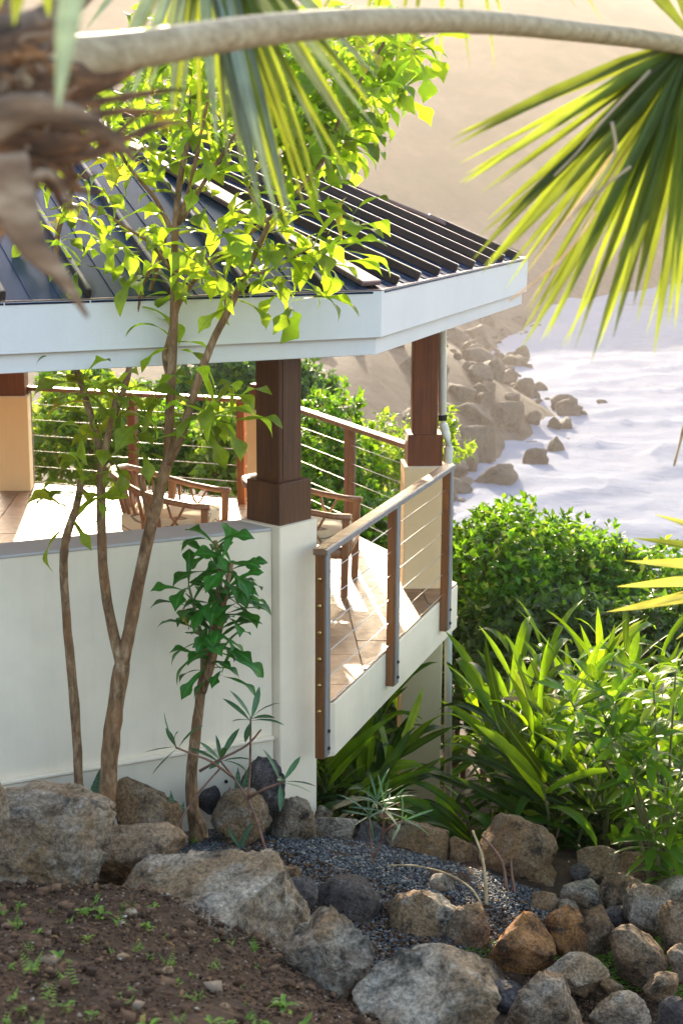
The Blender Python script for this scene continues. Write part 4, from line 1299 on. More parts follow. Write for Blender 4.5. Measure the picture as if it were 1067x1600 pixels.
# light green shrub at the right edge
ELL = [blade('leaf', [(0, .01), (.1, .03), (.3, .10), (.55, .125), (.78, .09), (.92, .04), (1, .003)], M['shrub'], d, .25, wave=.1, seed=i) for i, d in enumerate((.5, .9, .3))]
def build_right_shrub():
    rn = random.Random(31)
    t = thing('light_shrub', at(1030, 1400, 8.0), 'light green broad-leaved shrub at the right edge above the boulders', 'shrub')
    sp = []
    tips = [(890, 1085), (925, 1062), (960, 1090), (985, 1045), (1020, 1060), (1055, 1040), (1090, 1060), (905, 1120), (960, 1150), (1000, 1110), (1040, 1120), (1080, 1130), (985, 1190),
            (1030, 1180), (1070, 1200), (1000, 1240), (1045, 1250), (1085, 1270), (1020, 1300), (1060, 1320), (1090, 1340), (1045, 1360), (945, 1110), (1010, 1150)]
    for i, (px, py) in enumerate(tips):
        Y = rn.uniform(7.8, 8.5)
        if i % 2 == 0 or py < 1100:
            limb('stem', [(1035 + rn.uniform(-20, 25), 1410, 8.05), ((1035 * 2 + px) / 3, (1410 + py) / 2 + 30, 8.1), (px, py + 8, Y)], .012, .005, t, M['stem'], 6)
        sp += whorl(rn, at(px, py, Y), (rn.uniform(-.6, .3), rn.uniform(-.5, .2), .9), 18, rn.uniform(.19, .25), ELL, .6, 1.9, .16)
    hang(t, 'leaf', sp, 290, M['shrub'])
build_right_shrub()

# ------------------------------------------------------------------ bushes of small leaves
def leaf_template(w, droop=.15):
    v = np.array([(0, 0, 0), (-w, .42, .10), (0, .5, -.02), (w, .42, .10), (0, 1, -droop)], np.float32)
    f = np.array([(0, 2, 1), (0, 3, 2), (1, 2, 4), (2, 3, 4)])
    return v, f
def bush(name, label, c, rad, n, ls, mat, cat='shrub', w=.27, group=None, seed=0, rosette=9, lump=.28, zfloor=None, stems=5, drop=0.35, trunk=None):
    rg = np.random.default_rng(seed + 100)
    base = Vector((c[0], c[1], gz(c[0], c[1])))
    t = thing(name, base, label, cat, group)
    c = np.array(c)
    rad = np.array(rad)
    nc = n // rosette
    u = rg.normal(size=(nc, 3))
    u[:, 2] = np.abs(u[:, 2]) * 1.1 - drop * rg.random(nc)
    u /= np.linalg.norm(u, axis=1)[:, None]
    k = np.array([1 + lump * noise.fractal(Vector(q * 1.6) + Vector((seed * 3.1, 0, 0)), .7, 2, 4) for q in u])
    depth = 1 - 0.5 * rg.random(nc) ** 2.2
    P = c + u * rad * (k * depth)[:, None]
    ax = u + rg.normal(size=u.shape) * .35 + np.array([0, 0, .45])
    ax /= np.linalg.norm(ax, axis=1)[:, None]
    tv, tf = leaf_template(w)
    N = nc * rosette
    A = np.repeat(ax, rosette, 0)
    Pp = np.repeat(P, rosette, 0)
    r = rg.normal(size=(N, 3))
    r -= (r * A).sum(1)[:, None] * A
    r /= np.linalg.norm(r, axis=1)[:, None] + 1e-9
    el = rg.uniform(.35, 1.75, N)[:, None]
    y = A * np.cos(el) + r * np.sin(el)
    hint = A + rg.normal(size=(N, 3)) * .35
    x = np.cross(y, hint)
    x /= np.linalg.norm(x, axis=1)[:, None] + 1e-9
    z = np.cross(x, y)
    s = ls * rg.uniform(.6, 1.25, N)
    Pp = Pp - A * (rg.random(N)[:, None] * ls * 1.3)
    R3 = np.stack([x, y, z], 2) * s[:, None, None]
    V = np.einsum('nij,mj->nmi', R3, tv) + Pp[:, None, :]
    Fq = (tf[None] + (np.arange(N) * len(tv))[:, None, None]).reshape(-1, 3)
    put('crown', np_mesh('crown', V.reshape(-1, 3), Fq, mat), t, kind='stuff')
    rn = random.Random(seed)
    for i in range(stems):
        q = Vector(P[rn.randrange(nc)])
        m = base.lerp(q, .5) + Vector((rn.uniform(-.1, .1), rn.uniform(-.1, .1), .1))
        put('stem', MB().tube([base + Vector((rn.uniform(-.1, .1), rn.uniform(-.1, .1), -.1)), m, q], [.03, .02, .006], 6).mesh('stem', M['bark'], True), t)
    return t
def pc(px, py, Y): return tuple(at(px, py, Y))
bush('hedge_bush', 'dense glossy rounded bush right of the downpipe above the ginger', pc(775, 915, 13.4), (.62, .9, .74), 9000, .088, M['hedge'], seed=1, group='bushes in front of the sea', drop=1.0, lump=.3)
bush('hedge_bush', 'broad dense bush in the middle in front of the surf', pc(875, 915, 14.0), (.75, .9, .66), 9000, .088, M['hedge'], seed=2, group='bushes in front of the sea', drop=1.0, lump=.3)
bush('hedge_bush', 'bush at the right in front of the surf behind the yellow palm tips', pc(985, 945, 13.8), (.72, .9, .66), 8000, .088, M['hedge'], seed=3, group='bushes in front of the sea', drop=1.0, lump=.3)
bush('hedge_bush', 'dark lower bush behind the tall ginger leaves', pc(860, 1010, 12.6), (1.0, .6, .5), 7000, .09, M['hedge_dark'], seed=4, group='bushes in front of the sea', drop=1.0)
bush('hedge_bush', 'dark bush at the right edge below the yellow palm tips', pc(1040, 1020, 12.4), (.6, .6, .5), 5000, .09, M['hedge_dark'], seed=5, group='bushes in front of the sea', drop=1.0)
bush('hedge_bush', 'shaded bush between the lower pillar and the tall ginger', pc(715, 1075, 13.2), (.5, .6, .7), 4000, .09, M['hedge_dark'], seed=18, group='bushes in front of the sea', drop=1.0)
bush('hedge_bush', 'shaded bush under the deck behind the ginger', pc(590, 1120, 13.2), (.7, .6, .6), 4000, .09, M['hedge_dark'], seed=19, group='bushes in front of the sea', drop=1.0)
BG = 'bushes behind the back railing'
bush('leafy_bush', 'bright bush directly right of the near column behind the railing', pc(515, 770, 17.4), (.55, .8, 1.25), 6000, .105, M['hedge'], seed=6, group=BG, drop=1.0, lump=.35)
bush('leafy_bush', 'pale airy bush behind the middle railing post', pc(590, 740, 18.4), (.55, .7, .75), 2600, .10, M['hedge_light'], seed=7, group=BG, drop=1.0, lump=.4)
bush('leafy_bush', 'low dense bush under the slanting rail left of the far pedestal', pc(575, 850, 16.2), (.65, .7, .62), 5000, .10, M['hedge'], seed=8, group=BG, drop=1.0)
bush('leafy_bush', 'loose sprigs of light leaves around the elbow of the downpipe', pc(690, 700, 15.6), (.36, .4, .42), 420, .10, M['hedge_light'], seed=9, group=BG, drop=1.0, lump=.5)
bush('leafy_bush', 'bright bush seen past the left pedestal behind the railing', pc(105, 700, 19.5), (.6, .8, .95), 4200, .13, M['hedge_light'], seed=10, group=BG, drop=1.0, lump=.35)
bush('leafy_bush', 'bright bush behind the tall tree leaves left of the armchair', pc(190, 690, 19.8), (.6, .8, .75), 4000, .13, M['hedge_light'], seed=11, group=BG, drop=1.0, lump=.35)
bush('leafy_bush', 'green bush behind the back of the slatted armchair', pc(270, 710, 19.6), (.65, .8, .62), 4200, .12, M['hedge'], seed=12, group=BG, drop=1.0, lump=.35)
bush('leafy_bush', 'light broad-leaved bush left of the near column behind the cables', pc(368, 715, 19.0), (.52, .7, .72), 3000, .15, M['hedge_light'], seed=13, group=BG, drop=1.0, lump=.35)
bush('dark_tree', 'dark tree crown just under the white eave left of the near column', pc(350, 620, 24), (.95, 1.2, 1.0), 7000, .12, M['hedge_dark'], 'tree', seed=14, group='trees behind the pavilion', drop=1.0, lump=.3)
bush('dark_tree', 'small green tree top behind the rail at the far left', pc(120, 590, 24), (.55, .8, .55), 3000, .12, M['hedge'], 'tree', seed=15, group='trees behind the pavilion', drop=1.0, lump=.3)
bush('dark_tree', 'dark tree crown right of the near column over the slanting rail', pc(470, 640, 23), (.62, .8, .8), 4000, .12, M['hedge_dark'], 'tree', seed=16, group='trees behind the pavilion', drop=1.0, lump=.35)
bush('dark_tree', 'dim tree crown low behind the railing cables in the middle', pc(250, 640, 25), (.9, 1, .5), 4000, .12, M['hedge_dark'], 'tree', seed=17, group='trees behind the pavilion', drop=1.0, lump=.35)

# ------------------------------------------------------------------ fan palms
def seg_mesh(mat, droop): return blade('leaf_segment', [(0, .006), (.08, .016), (.3, .035), (.6, .030), (.85, .015), (1, .001)], mat, droop, .6)
SEGS = {k: [seg_mesh(M[k], d) for d in (.08, .25)] for k in ('palm', 'palm_blue', 'palm_dry', 'palm_yellow')}
def fan(t, hub, tips, kind, w, face=(0, -1, .25), name='leaf_segment'):
    """leaf segments from one hub; tip = (px, py, Y[, kind[, width factor]])"""
    h = at(*hub)
    for i, q in enumerate(tips):
        p = at(*q[:3])
        kd = q[3] if len(q) > 3 else kind
        wf = q[4] if len(q) > 4 else 1.0
        d = p - h
        mx = orient(h, d, Vector(face) + Vector((random.uniform(-.3, .3), 0, random.uniform(-.2, .2))), d.length, d.length, random.uniform(-.5, .5))
        mx = mx @ Matrix.Diagonal((w * wf / (.035 * d.length), 1, 1, 1))
        put(name, SEGS[kd][i % 2], t, M=mx)
def build_palm():
    b = at(-190, 300, 1.95)
    base = Vector((b.x - .06, b.y, gz(b.x, b.y)))
    t = thing('fan_palm', base, 'fan palm with dry brown fibres at left and a leaf arching across the top', 'palm')
    tr = [base - Vector((0, 0, .1)), base + Vector((.01, 0, .6)), base + Vector((0, 0, 1.2)), at(-180, 400, 1.95), at(-110, 200, 1.95), at(-70, 60, 1.95), at(-40, -200, 1.95)]
    put('trunk', MB().tube(tr, [.10, .085, .085, .09, .085, .07, .04], 14, 1, (0, 1, 0.01), .08).mesh('trunk', M['fibre'], True), t)
    w = poly([(-10, 130, 1.9), (60, 105, 1.95), (150, 90, 2.02), (250, 72, 2.1), (420, 46, 2.3), (600, 33, 2.5), (760, 35, 2.75), (900, 49, 3.0), (1010, 62, 3.15), (1090, 76, 3.25)])
    n = len(w)
    rr = np.interp(np.linspace(0, 1, n), [0, .12, .3, .45, .6, .8, 1], [.045, .036, .0255, .0225, .021, .0195, .0185])
    put('petiole', MB().tube(w, list(rr), 12, .8, (0, 1, 0.01)).mesh('petiole', M['petiole'], True), t)
    # brown sheath below the petiole base
    def strip(name, pts, w0, w1, mat, th=.006, mid=None):
        q = poly(pts)
        m = len(q)
        rad = [max(.0015, (w0 + (w1 - w0) * i / (m - 1)) * (1 if mid is None else (1 + mid * sin(pi * i / (m - 1))))) for i in range(m)]
        put(name, MB().tube(q, rad, 8, .25, (0, 1, .3), .05).mesh(name, mat, True), t)
    strip('leaf_base', [(-30, 150, 1.88), (60, 135, 1.92), (150, 125, 2.0), (225, 95, 2.06)], .05, .006, M['fibre'])
    strip('leaf_base', [(-40, 60, 1.85), (20, 60, 1.85), (80, 30, 1.9), (150, -30, 1.95)], .035, .012, M['sheath'])
    strip('leaf_base', [(-40, 130, 1.8), (30, 80, 1.82), (75, 55, 1.84), (110, 40, 1.86)], .03, .01, M['fibre'])
    strip('dry_sheath', [(-30, 200, 1.75), (40, 172, 1.75), (110, 180, 1.75), (165, 205, 1.76), (212, 252, 1.78)], .026, .003, M['sheath'])
    strip('dry_sheath', [(10, 240, 1.7), (22, 310, 1.7), (50, 380, 1.7), (95, 430, 1.7), (138, 496, 1.7)], .024, .002, M['sheath'], mid=.5)
    strip('dry_sheath', [(-30, 250, 1.72), (-5, 320, 1.72), (5, 345, 1.72), (-10, 380, 1.72)], .02, .004, M['fibre'])
    strip('dry_sheath', [(-60, 230, 1.8), (20, 225, 1.8), (90, 228, 1.82), (150, 215, 1.85)], .03, .006, M['fibre'])
    strip('dry_sheath', [(-60, 300, 1.8), (0, 262, 1.8), (60, 270, 1.82), (130, 300, 1.85)], .022, .004, M['fibre'])
    rn = random.Random(3)
    ends = [(290, 142), (285, 172), (290, 195), (262, 205), (240, 232), (165, 242), (160, 300), (130, 320), (150, 270), (200, 160), (250, 182), (120, 312), (180, 228)]
    for i, (x, y) in enumerate(ends):
        y0 = 150 + rn.uniform(0, 130)
        strip('fibre', [(20 + rn.uniform(-10, 20), y0, 1.85), ((x + 40) / 2, (y0 + y) / 2 + rn.uniform(-25, 30), 1.9), (x - 30, y + rn.uniform(-10, 6), 1.95), (x, y, 1.97)], .0075, .0012, M['fibre'])
    for i in range(44):
        x0, y0 = rn.uniform(-50, 60), rn.uniform(80, 300)
        strip('fibre', [(x0, y0, 1.82), (x0 + rn.uniform(0, 50), y0 + rn.uniform(-40, 40), 1.8), (x0 + rn.uniform(20, 100), y0 + rn.uniform(-60, 60), 1.84)], .010 if i < 16 else .004, .0015, M['sheath'] if i % 3 == 0 else M['fibre'])
    # big fan at the end of the arching petiole
    tips = [(707, 202, 2.95), (712, 196, 3.0, 'palm', .7), (728, 274, 2.95), (733, 268, 3.0, 'palm', .8), (768, 295, 3.05, 'palm', .25), (742, 377, 2.95), (760, 372, 3.0, 'palm', .9), (779, 414, 2.95),
            (800, 420, 3.05, 'palm', .8), (824, 430, 3.15, 'palm_dry', .2), (824, 484, 3.15, 'palm_dry', .2), (840, 531, 2.9), (852, 520, 2.95, 'palm', .9), (893, 521, 2.95, 'palm', .6), (922, 558, 2.9, 'palm', .7), (957, 500, 2.9),
            (990, 470, 3.0), (1034, 526, 2.85), (1052, 500, 2.9), (1085, 540, 2.85), (1130, 520, 2.85), (1180, 480, 2.9), (1240, 420, 2.9), (1300, 330, 2.95), (1340, 230, 3.0), (1370, 120, 3.1), (1360, 0, 3.2),
            (1300, -110, 3.3), (1210, -200, 3.4), (1110, -240, 3.4), (1010, -220, 3.4), (930, -120, 3.35), (950, 380, 3.05, 'palm', .8), (1000, 400, 3.0)]
    fan(t, (1082, 62, 3.24), tips + [tuple([(a[0] + b[0]) / 2 + random.uniform(-12, 12), (a[1] + b[1]) / 2 + random.uniform(-10, 20), 3.08, 'palm', random.uniform(.5, .9)]) for a, b in zip(tips[:22], tips[1:23])], 'palm', .0150)
    # dry lit threads hanging off the fan
    for p in ([(1015, 110, 3.1), (940, 190, 3.08), (900, 240, 3.06), (865, 275, 3.05)], [(985, 260, 3.05), (945, 290, 3.05), (905, 325, 3.05), (890, 345, 3.05)], [(930, 330, 3.05), (905, 370, 3.04), (860, 420, 3.05), (795, 470, 3.06)],
              [(955, 190, 3.04), (960, 240, 3.04), (925, 300, 3.04), (900, 325, 3.04)]):
        strip('dry_thread', p, .0035, .002, M['palm_dry_m'])
    # second fan, hanging from above at left of centre
    tips = [(333, 228, 2.6), (350, 210, 2.65, 'palm', .8), (395, 300, 2.55), (415, 332, 2.5), (432, 345, 2.5), (448, 352, 2.5, 'palm', .8), (462, 350, 2.55), (478, 348, 2.55, 'palm', .8), (500, 338, 2.6, 'palm', .7), (527, 305, 2.6, 'palm', .9), (545, 290, 2.65, 'palm', .6),
            (245, 175, 2.6, 'palm_blue', .9), (196, 165, 2.6, 'palm_blue', .9), (560, 230, 2.7), (585, 195, 2.7, 'palm_blue', .8), (150, 120, 2.6), (600, 120, 2.8), (118, 30, 2.6), (270, 200, 2.6, 'palm', .6), (300, 215, 2.62, 'palm', .6)] + [(x, y, 2.66, 'palm_blue' if q % 3 else 'palm', .6) for q, (x, y) in enumerate([(215, 150), (232, 165), (282, 190), (318, 222), (365, 262), (380, 290), (405, 318), (425, 322), (455, 330), (490, 330), (515, 318), (535, 270), (570, 215), (590, 160), (170, 140), (610, 185)])]
    fan(t, (318, -150, 2.62), tips, 'palm_blue', .0125)
    # third fan above the frame whose tips dip into it
    tips = [(545, 92, 3.0, 'palm', .6), (566, 88, 3.0, 'palm', .6), (692, 108, 3.0, 'palm', .7), (722, 98, 3.0, 'palm', .6), (790, 62, 3.0, 'palm', .6), (800, 98, 3.0, 'palm', .6), (640, 120, 3.0, 'palm', .6), (610, 90, 3.0, 'palm', .6), (948, 30, 3.0, 'palm', .6), (880, 20, 3.0, 'palm', .6), (480, 60, 3.0, 'palm', .6)]
    fan(t, (690, -330, 3.1), tips, 'palm_blue', .011)
    # a close blade across the top left corner
    fan(t, (140, -160, 1.35), [(85, 168, 1.3)], 'palm_blue', .013)
    fan(t, (60, -200, 1.6), [(20, 40, 1.6), (-20, 20, 1.6), (75, 30, 1.65)], 'palm', .014)
M['palm_dry_m'] = M['palm_dry']
build_palm()
def build_palm_right():
    b = at(1330, 1010, 5.0)
    base = Vector((b.x, b.y, gz(b.x, b.y)))
    t = thing('fan_palm', base, 'yellow-green palm leaf tips reaching in from the right edge', 'palm')
    put('trunk', MB().tube([base - Vector((0, 0, .1)), base + Vector((-.02, 0, .4)), at(1320, 960, 5.0)], [.11, .10, .07], 12, 1, (0, 1, .01), .08).mesh('trunk', M['fibre'], True), t)
    put('petiole', MB().tube(poly([(1320, 960, 5.0), (1270, 910, 5.0), (1235, 885, 5.0)]), .014, 8).mesh('petiole', M['petiole'], True), t)
    tips = [(1028, 798, 4.9), (1000, 830, 4.9, 'palm', .8), (990, 878, 4.85), (984, 885, 4.9, 'palm', .7), (968, 920, 4.85), (960, 968, 4.85), (1010, 945, 4.8, 'palm_yellow', .8), (1060, 985, 4.8), (1120, 1010, 4.8, 'palm'), (1180, 1030, 4.8),
            (1250, 1050, 4.8), (1350, 1000, 4.8), (1400, 900, 4.9), (1380, 800, 5.0), (1300, 740, 5.0), (1200, 720, 5.0), (1110, 740, 5.0)]
    fan(t, (1238, 886, 5.0), tips, 'palm_yellow', .026)
    put('dry_thread', MB().tube(poly([(1075, 640, 4.6), (1062, 690, 4.6), (1052, 728, 4.6)]), [.006] * 4 + [.004] * 4 + [.003], 6).mesh('dry_thread', M['straw'], True), t)
build_palm_right()

# ------------------------------------------------------------------ loose ground matter
def scatter(name, n, where, s0, s1, mat, seed, lift=0.3, flat=.65):
    rg = np.random.default_rng(seed)
    P = where(rg, n)
    N = len(P)
    z = ground_z(P[:, 0], P[:, 1])
    tv = np.array([(1, 0, 0), (-1, 0, 0), (0, 1, 0), (0, -1, 0), (0, 0, 1), (0, 0, -1)], np.float32)
    tf = np.array([(0, 2, 4), (2, 1, 4), (1, 3, 4), (3, 0, 4), (2, 0, 5), (1, 2, 5), (3, 1, 5), (0, 3, 5)])
    V = tv[None] * rg.uniform(.55, 1.3, (N, 6, 1)) + rg.normal(size=(N, 6, 3)) * .16
    s = rg.uniform(s0, s1, N) * rg.uniform(.7, 1.3, N)
    q = rg.normal(size=(N, 4)); q /= np.linalg.norm(q, axis=1)[:, None]
    w, x, y, zz = q.T
    R3 = np.stack([np.stack([1 - 2 * (y * y + zz * zz), 2 * (x * y - zz * w), 2 * (x * zz + y * w)], 1),
                   np.stack([2 * (x * y + zz * w), 1 - 2 * (x * x + zz * zz), 2 * (y * zz - x * w)], 1),
                   np.stack([2 * (x * zz - y * w), 2 * (y * zz + x * w), 1 - 2 * (x * x + y * y)], 1)], 1)
    V = np.einsum('nij,nmj->nmi', R3, V) * s[:, None, None]
    V[:, :, 2] *= flat
    V += np.stack([P[:, 0], P[:, 1], z + s * lift + 0.012], 1)[:, None, :]
    Fq = (tf[None] + (np.arange(N) * 6)[:, None, None]).reshape(-1, 3)
    return put(name, np_mesh(name, V.reshape(-1, 3), Fq, mat))
def px_area(poly_, z):
    pts = [at_z(x, y, z) for x, y in poly_]
    pg = np.array([(p.x, p.y) for p in pts])
    def f(rg, n):
        lo, hi = pg.min(0), pg.max(0)
        out = np.zeros((0, 2))
        while len(out) < n:
            q = rg.uniform(lo, hi, (n * 2, 2))
            ins = np.zeros(len(q), bool)
            for a, b in zip(pg, np.roll(pg, -1, 0)):
                c = (a[1] > q[:, 1]) != (b[1] > q[:, 1])
                with np.errstate(divide='ignore', invalid='ignore'):
                    xx = a[0] + (q[:, 1] - a[1]) / (b[1] - a[1]) * (b[0] - a[0])
                ins ^= c & (q[:, 0] < xx)
            out = np.vstack([out, q[ins]])
        return out[:n]
    return f
tag(scatter('gravel', 26000, px_area([(200, 1260), (420, 1240), (520, 1270), (700, 1310), (900, 1370), (900, 1440), (620, 1520), (400, 1480), (180, 1380)], -.6), .006, .013, M['gravel'], 3),
    'dark blue-grey gravel between the two rows of boulders', 'gravel', kind='stuff')
tag(scatter('soil_crumbs', 2600, px_area([(380, 1330), (620, 1380), (900, 1400), (900, 1450), (620, 1520), (400, 1480)], -.6), .006, .014, M['crumb'], 21, .9),
    'brown earth and bark bits mixed into the front of the gravel', 'soil', kind='stuff')
tag(scatter('gravel', 3500, px_area([(560, 1500), (1080, 1480), (1080, 1620), (560, 1620)], -.95), .006, .014, M['crumb'], 6),
    'brown and grey grit on the lower ground at bottom right', 'gravel', kind='stuff')
def soil_where(rg, n):
    return np.stack([rg.uniform(-1.5, .45, n), rg.uniform(2.9, 5.6, n)], 1)
tag(scatter('soil_clods', 620, soil_where, .010, .030, M['crumb'], 14, .1), 'larger clods and bits of stone on the near soil slope', 'soil', kind='stuff')
tag(scatter('soil_crumbs', 16000, soil_where, .003, .008, M['crumb'], 4), 'loose brown soil crumbs on the near slope', 'soil', kind='stuff')
for i, (px, py, s, lab) in enumerate([(84, 1492, 34, 'tan pebble'), (72, 1508, 46, 'flat brown stone lying on the soil at left'), (190, 1448, 16, 'white pebble on the soil below the largest boulder'), (262, 1522, 22, 'cream pebble in the middle of the soil'),
                                      (256, 1545, 20, 'round pale pebble low in the soil'), (352, 1580, 20, 'grey pebble at the bottom of the soil slope'), (205, 1430, 24, 'brown pebble beside the white one'), (12, 1452, 18, 'grey pebble at the left edge of the soil'),
                                      (192, 1502, 28, 'rust brown pebble left of the cream one'), (470, 1578, 26, 'small stone at the foot of the upright grey boulder')]):
    if i == 0: continue
    lo_, hi_ = 2.8, 6.5
    for _ in range(40):
        m_ = (lo_ + hi_) / 2
        p = at(px, py, m_)
        if p.z > gz(p.x, p.y): lo_ = m_
        else: hi_ = m_
    p = at(px, py, lo_)
    k = 'pale' if 'white' in lab or 'pale' in lab or 'cream' in lab else 'brown'
    tag(put('pebble', rock_mesh('pebble', pxs(s, lo_), pxs(s, lo_) * .9, pxs(s, lo_) * .6, ROCKS[k], 50 + i, 2), None, M=Matrix.Translation(p + Vector((0, 0, .012)))), lab, 'stone', 'pebbles on the soil')

def weed_mesh(seed):
    rn = random.Random(seed)
    sp = []
    lf = blade('leaf', [(0, .05), (.3, .2), (.6, .17), (1, .01)], M['weed'], .5, .2)
    if seed % 2:
        lf = blade('leaf', [(0, .03), (.25, .14), (.5, .2), (.75, .15), (1, .01)], M['weed'], .9, .3)
        for k in range(rn.randint(9, 14)):
            a = rn.uniform(0, 6.28)
            sp.append((lf, orient((rn.uniform(-.12, .12), rn.uniform(-.12, .12), rn.uniform(0, .45)), (cos(a), sin(a), rn.uniform(.2, 1.6)), (0, 0, 1), rn.uniform(.35, .75))))
        return join_specs('weed', sp, M['weed'])
    for k in range(rn.randint(2, 4)):
        a = rn.uniform(0, 6.28)
        d = Vector((cos(a) * .5, sin(a) * .5, 1)).normalized()
        n = rn.randint(5, 8)
        for i in range(n):
            p = d * (1.0 * (i + 1) / n)
            for s in (-1, 1):
                sd = d.cross(Vector((0, 0, 1))).normalized() * s
                sp.append((lf, orient(p, sd + d * .5, (0, 0, 1), .34 * (1.15 - i / n))))
    me = join_specs('weed', sp, M['weed'])
    return me
WEEDS = [weed_mesh(i) for i in range(8)]
def drop_on_ground(px, py, lo_=2.8, hi_=11.0):
    for _ in range(40):
        m_ = (lo_ + hi_) / 2
        p = at(px, py, m_)
        if p.z > gz(p.x, p.y): lo_ = m_
        else: hi_ = m_
    return at(px, py, lo_)
for i, (px, py, h) in enumerate([(50, 1500, 52), (138, 1460, 36), (20, 1545, 46), (90, 1490, 40), (145, 1395, 40), (155, 1420, 34), (195, 1412, 30), (30, 1410, 26), (28, 1440, 30), (60, 1455, 20), (110, 1525, 44), (104, 1560, 32),
                                 (8, 1590, 30), (145, 1580, 30), (198, 1555, 44), (170, 1600, 30), (280, 1590, 40), (275, 1535, 26), (222, 1478, 20), (250, 1380, 20), (180, 1370, 26), (440, 1560, 50), (470, 1590, 40), (380, 1565, 24), (305, 1310, 30), (470, 1275, 22), (620, 1425, 14), (15, 1500, 40), (75, 1550, 40), (230, 1440, 34), (300, 1550, 40), (330, 1590, 46), (60, 1590, 44), (235, 1600, 40), (110, 1430, 30), (410, 1590, 36), (175, 1480, 30)] + [(_r.uniform(0, 420), _r.uniform(1400, 1600), _r.uniform(14, 34)) for _r in [random.Random(77)] for _ in range(46)]):
    p = drop_on_ground(px, py + h * .4)
    o = put('weed', WEEDS[i % 8], None, M=Matrix.Translation(p - Vector((0, 0, .004))) @ Matrix.Rotation(random.uniform(0, 6), 4, 'Z') @ Matrix.Rotation(random.uniform(-.3, .3), 4, 'X') @ Matrix.Scale(pxs(h, p.y) * random.uniform(.6, 1.1), 4))
    if py < 1340 or px > 600: tag(o, 'tiny weed growing between the boulders by the gravel', 'weed', 'weeds in the gravel')
    elif px > 350: tag(o, 'tuft of green weed at the foot of the upright grey boulder', 'weed', 'weeds below the upright boulder')
    elif py < 1430: tag(o, 'small green weed at the upper edge of the brown soil', 'weed', 'weeds at the upper soil edge')
    else: tag(o, 'small green weed sprouting on the open brown soil', 'weed', 'weeds on the open soil')
# low ground cover
def cover(polyp, z, n, seed, label):
    rg = np.random.default_rng(seed)
    P = px_area(polyp, z)(rg, n)
    zz = ground_z(P[:, 0], P[:, 1])
    tv, tf = leaf_template(.35)
    N = len(P)
    a = rg.uniform(0, 6.28, N)
    y = np.stack([np.cos(a), np.sin(a), rg.uniform(.1, .9, N)], 1); y /= np.linalg.norm(y, axis=1)[:, None]
    x = np.cross(y, np.array([0, 0, 1.0])); x /= np.linalg.norm(x, axis=1)[:, None]
    zc = np.cross(x, y)
    s = rg.uniform(.012, .03, N)
    V = np.einsum('nij,mj->nmi', np.stack([x, y, zc], 2) * s[:, None, None], tv) + np.stack([P[:, 0], P[:, 1], zz + .015], 1)[:, None]
    Fq = (tf[None] + (np.arange(N) * 5)[:, None, None]).reshape(-1, 3)
    tag(put('ground_cover', np_mesh('ground_cover', V.reshape(-1, 3), Fq, M['weed'])), label, 'ground cover', kind='stuff')
cover([(840, 1530), (1000, 1500), (1080, 1460), (1080, 1570), (900, 1560)], -.93, 3500, 1, 'low green creeping leaves between the stones at bottom right')
cover([(720, 1540), (800, 1520), (840, 1550), (760, 1570)], -.93, 600, 2, 'patch of green creeping leaves beside the flat brown slab')
LITTER_L = [blade('leaf_litter', [(0, .03), (.3, .16), (.6, .17), (.85, .09), (1, .005)], M['litter'], d, .5, wave=.5, seed=i) for i, d in enumerate((.6, 1.4))]
def litter(n, where, seed, label, s0, s1):
    rg = np.random.default_rng(seed)
    P = where(rg, n)
    z = ground_z(P[:, 0], P[:, 1])
    sp = []
    for k in range(n):
        a = rg.uniform(0, 6.28)
        sp.append((LITTER_L[k % 2], orient((P[k, 0], P[k, 1], z[k] + rg.uniform(.015, .03)), (cos(a), sin(a), rg.uniform(-.2, .35)), (rg.uniform(-.3, .3), rg.uniform(-.3, .3), 1), rg.uniform(s0, s1))))
    tag(put('leaf_litter', join_specs('leaf_litter', sp, M['litter'])), label, 'leaf litter', kind='stuff')
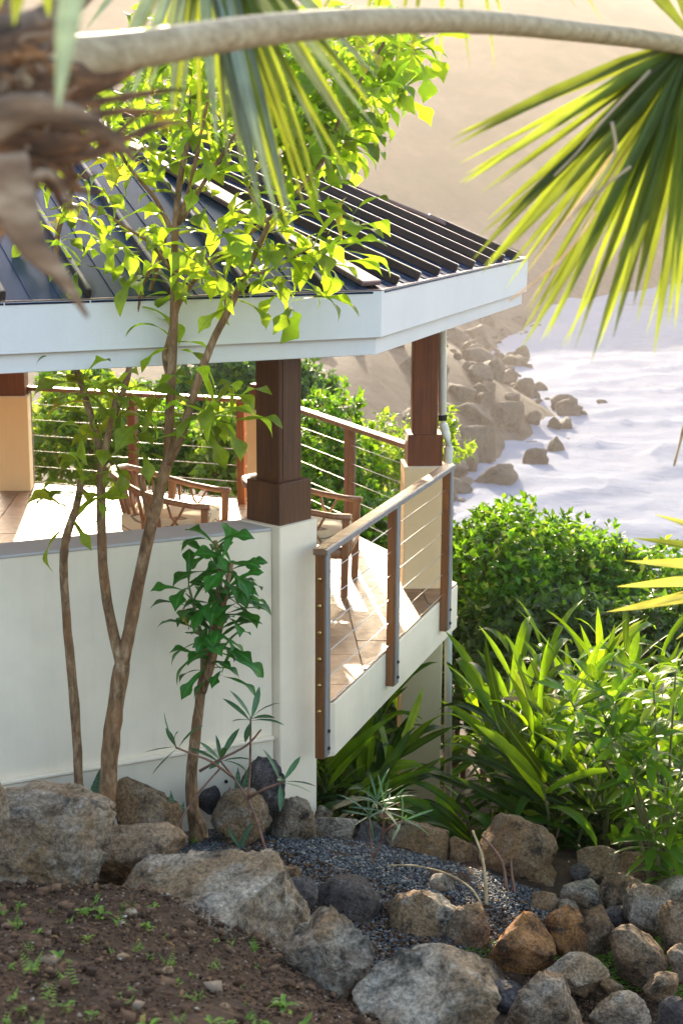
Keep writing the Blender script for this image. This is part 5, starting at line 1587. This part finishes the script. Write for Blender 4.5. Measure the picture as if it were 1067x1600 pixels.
litter(260, soil_where, 1, 'fallen brown leaf bits scattered on the near soil', .02, .05)
litter(110, px_area([(200, 1260), (420, 1240), (700, 1310), (900, 1370), (860, 1440), (500, 1440), (250, 1380)], -.6), 2, 'fallen dry leaves and bits on the gravel bed', .025, .06)
litter(120, px_area([(560, 1480), (1080, 1450), (1080, 1620), (560, 1620)], -.95), 3, 'fallen leaf bits on the lower ground at right', .02, .05)
# dry stalks on the gravel
def stalk(pts, r, label, mat='straw'):
    w = poly(pts)
    m = len(w)
    o = put('dry_stalk', MB().tube(w, [r * (1 - .45 * i / m) for i in range(m)], 7, 1, (0, 1, .01), .12).mesh('dry_stalk', M[mat], True))
    tag(o, label, 'stalk', 'dry stalks on the gravel')
stalk([(760, 1418, 7.6), (758, 1375, 7.65), (752, 1335, 7.75), (738, 1298, 7.85)], .011, 'upright straw-coloured stick in front of the perched boulder')
stalk([(752, 1414, 7.55), (735, 1388, 7.65), (700, 1366, 7.75), (650, 1353, 7.8), (605, 1352, 7.85)], .007, 'long dry stalk arching over the gravel')
stalk([(792, 1392, 7.8), (785, 1350, 7.85), (770, 1325, 7.9), (752, 1305, 7.95)], .010, 'dark curved stick leaning on the perched boulder', 'stem_red')
stalk([(805, 1400, 7.8), (800, 1370, 7.85), (798, 1345, 7.9)], .009, 'short dark stick under the perched boulder', 'stem_red')
stalk([(268, 1310, 7.75), (290, 1268, 7.8), (318, 1230, 7.85), (345, 1200, 7.9)], .008, 'thin slanting stick crossing the small tree trunk', 'stem_red')

# ------------------------------------------------------------------ haze
def build_haze():
    t = NT('sunlit sea haze')
    v = t.n('VolumePrincipled')
    v.inputs['Color'].default_value = (1.0, 0.87, 0.78, 1)
    v.inputs['Density'].default_value = 0.00044
    v.inputs['Anisotropy'].default_value = 0.40
    t.l(v.outputs[0], t.out.inputs['Volume'])
    me = MB().prism([(-930, -930), (930, -930), (930, 930), (-930, 930)], -28, 150).mesh('haze', t.m)
    tag(put('haze', me), 'warm sunlit haze filling the air over the bay', 'haze', kind='stuff')
build_haze()
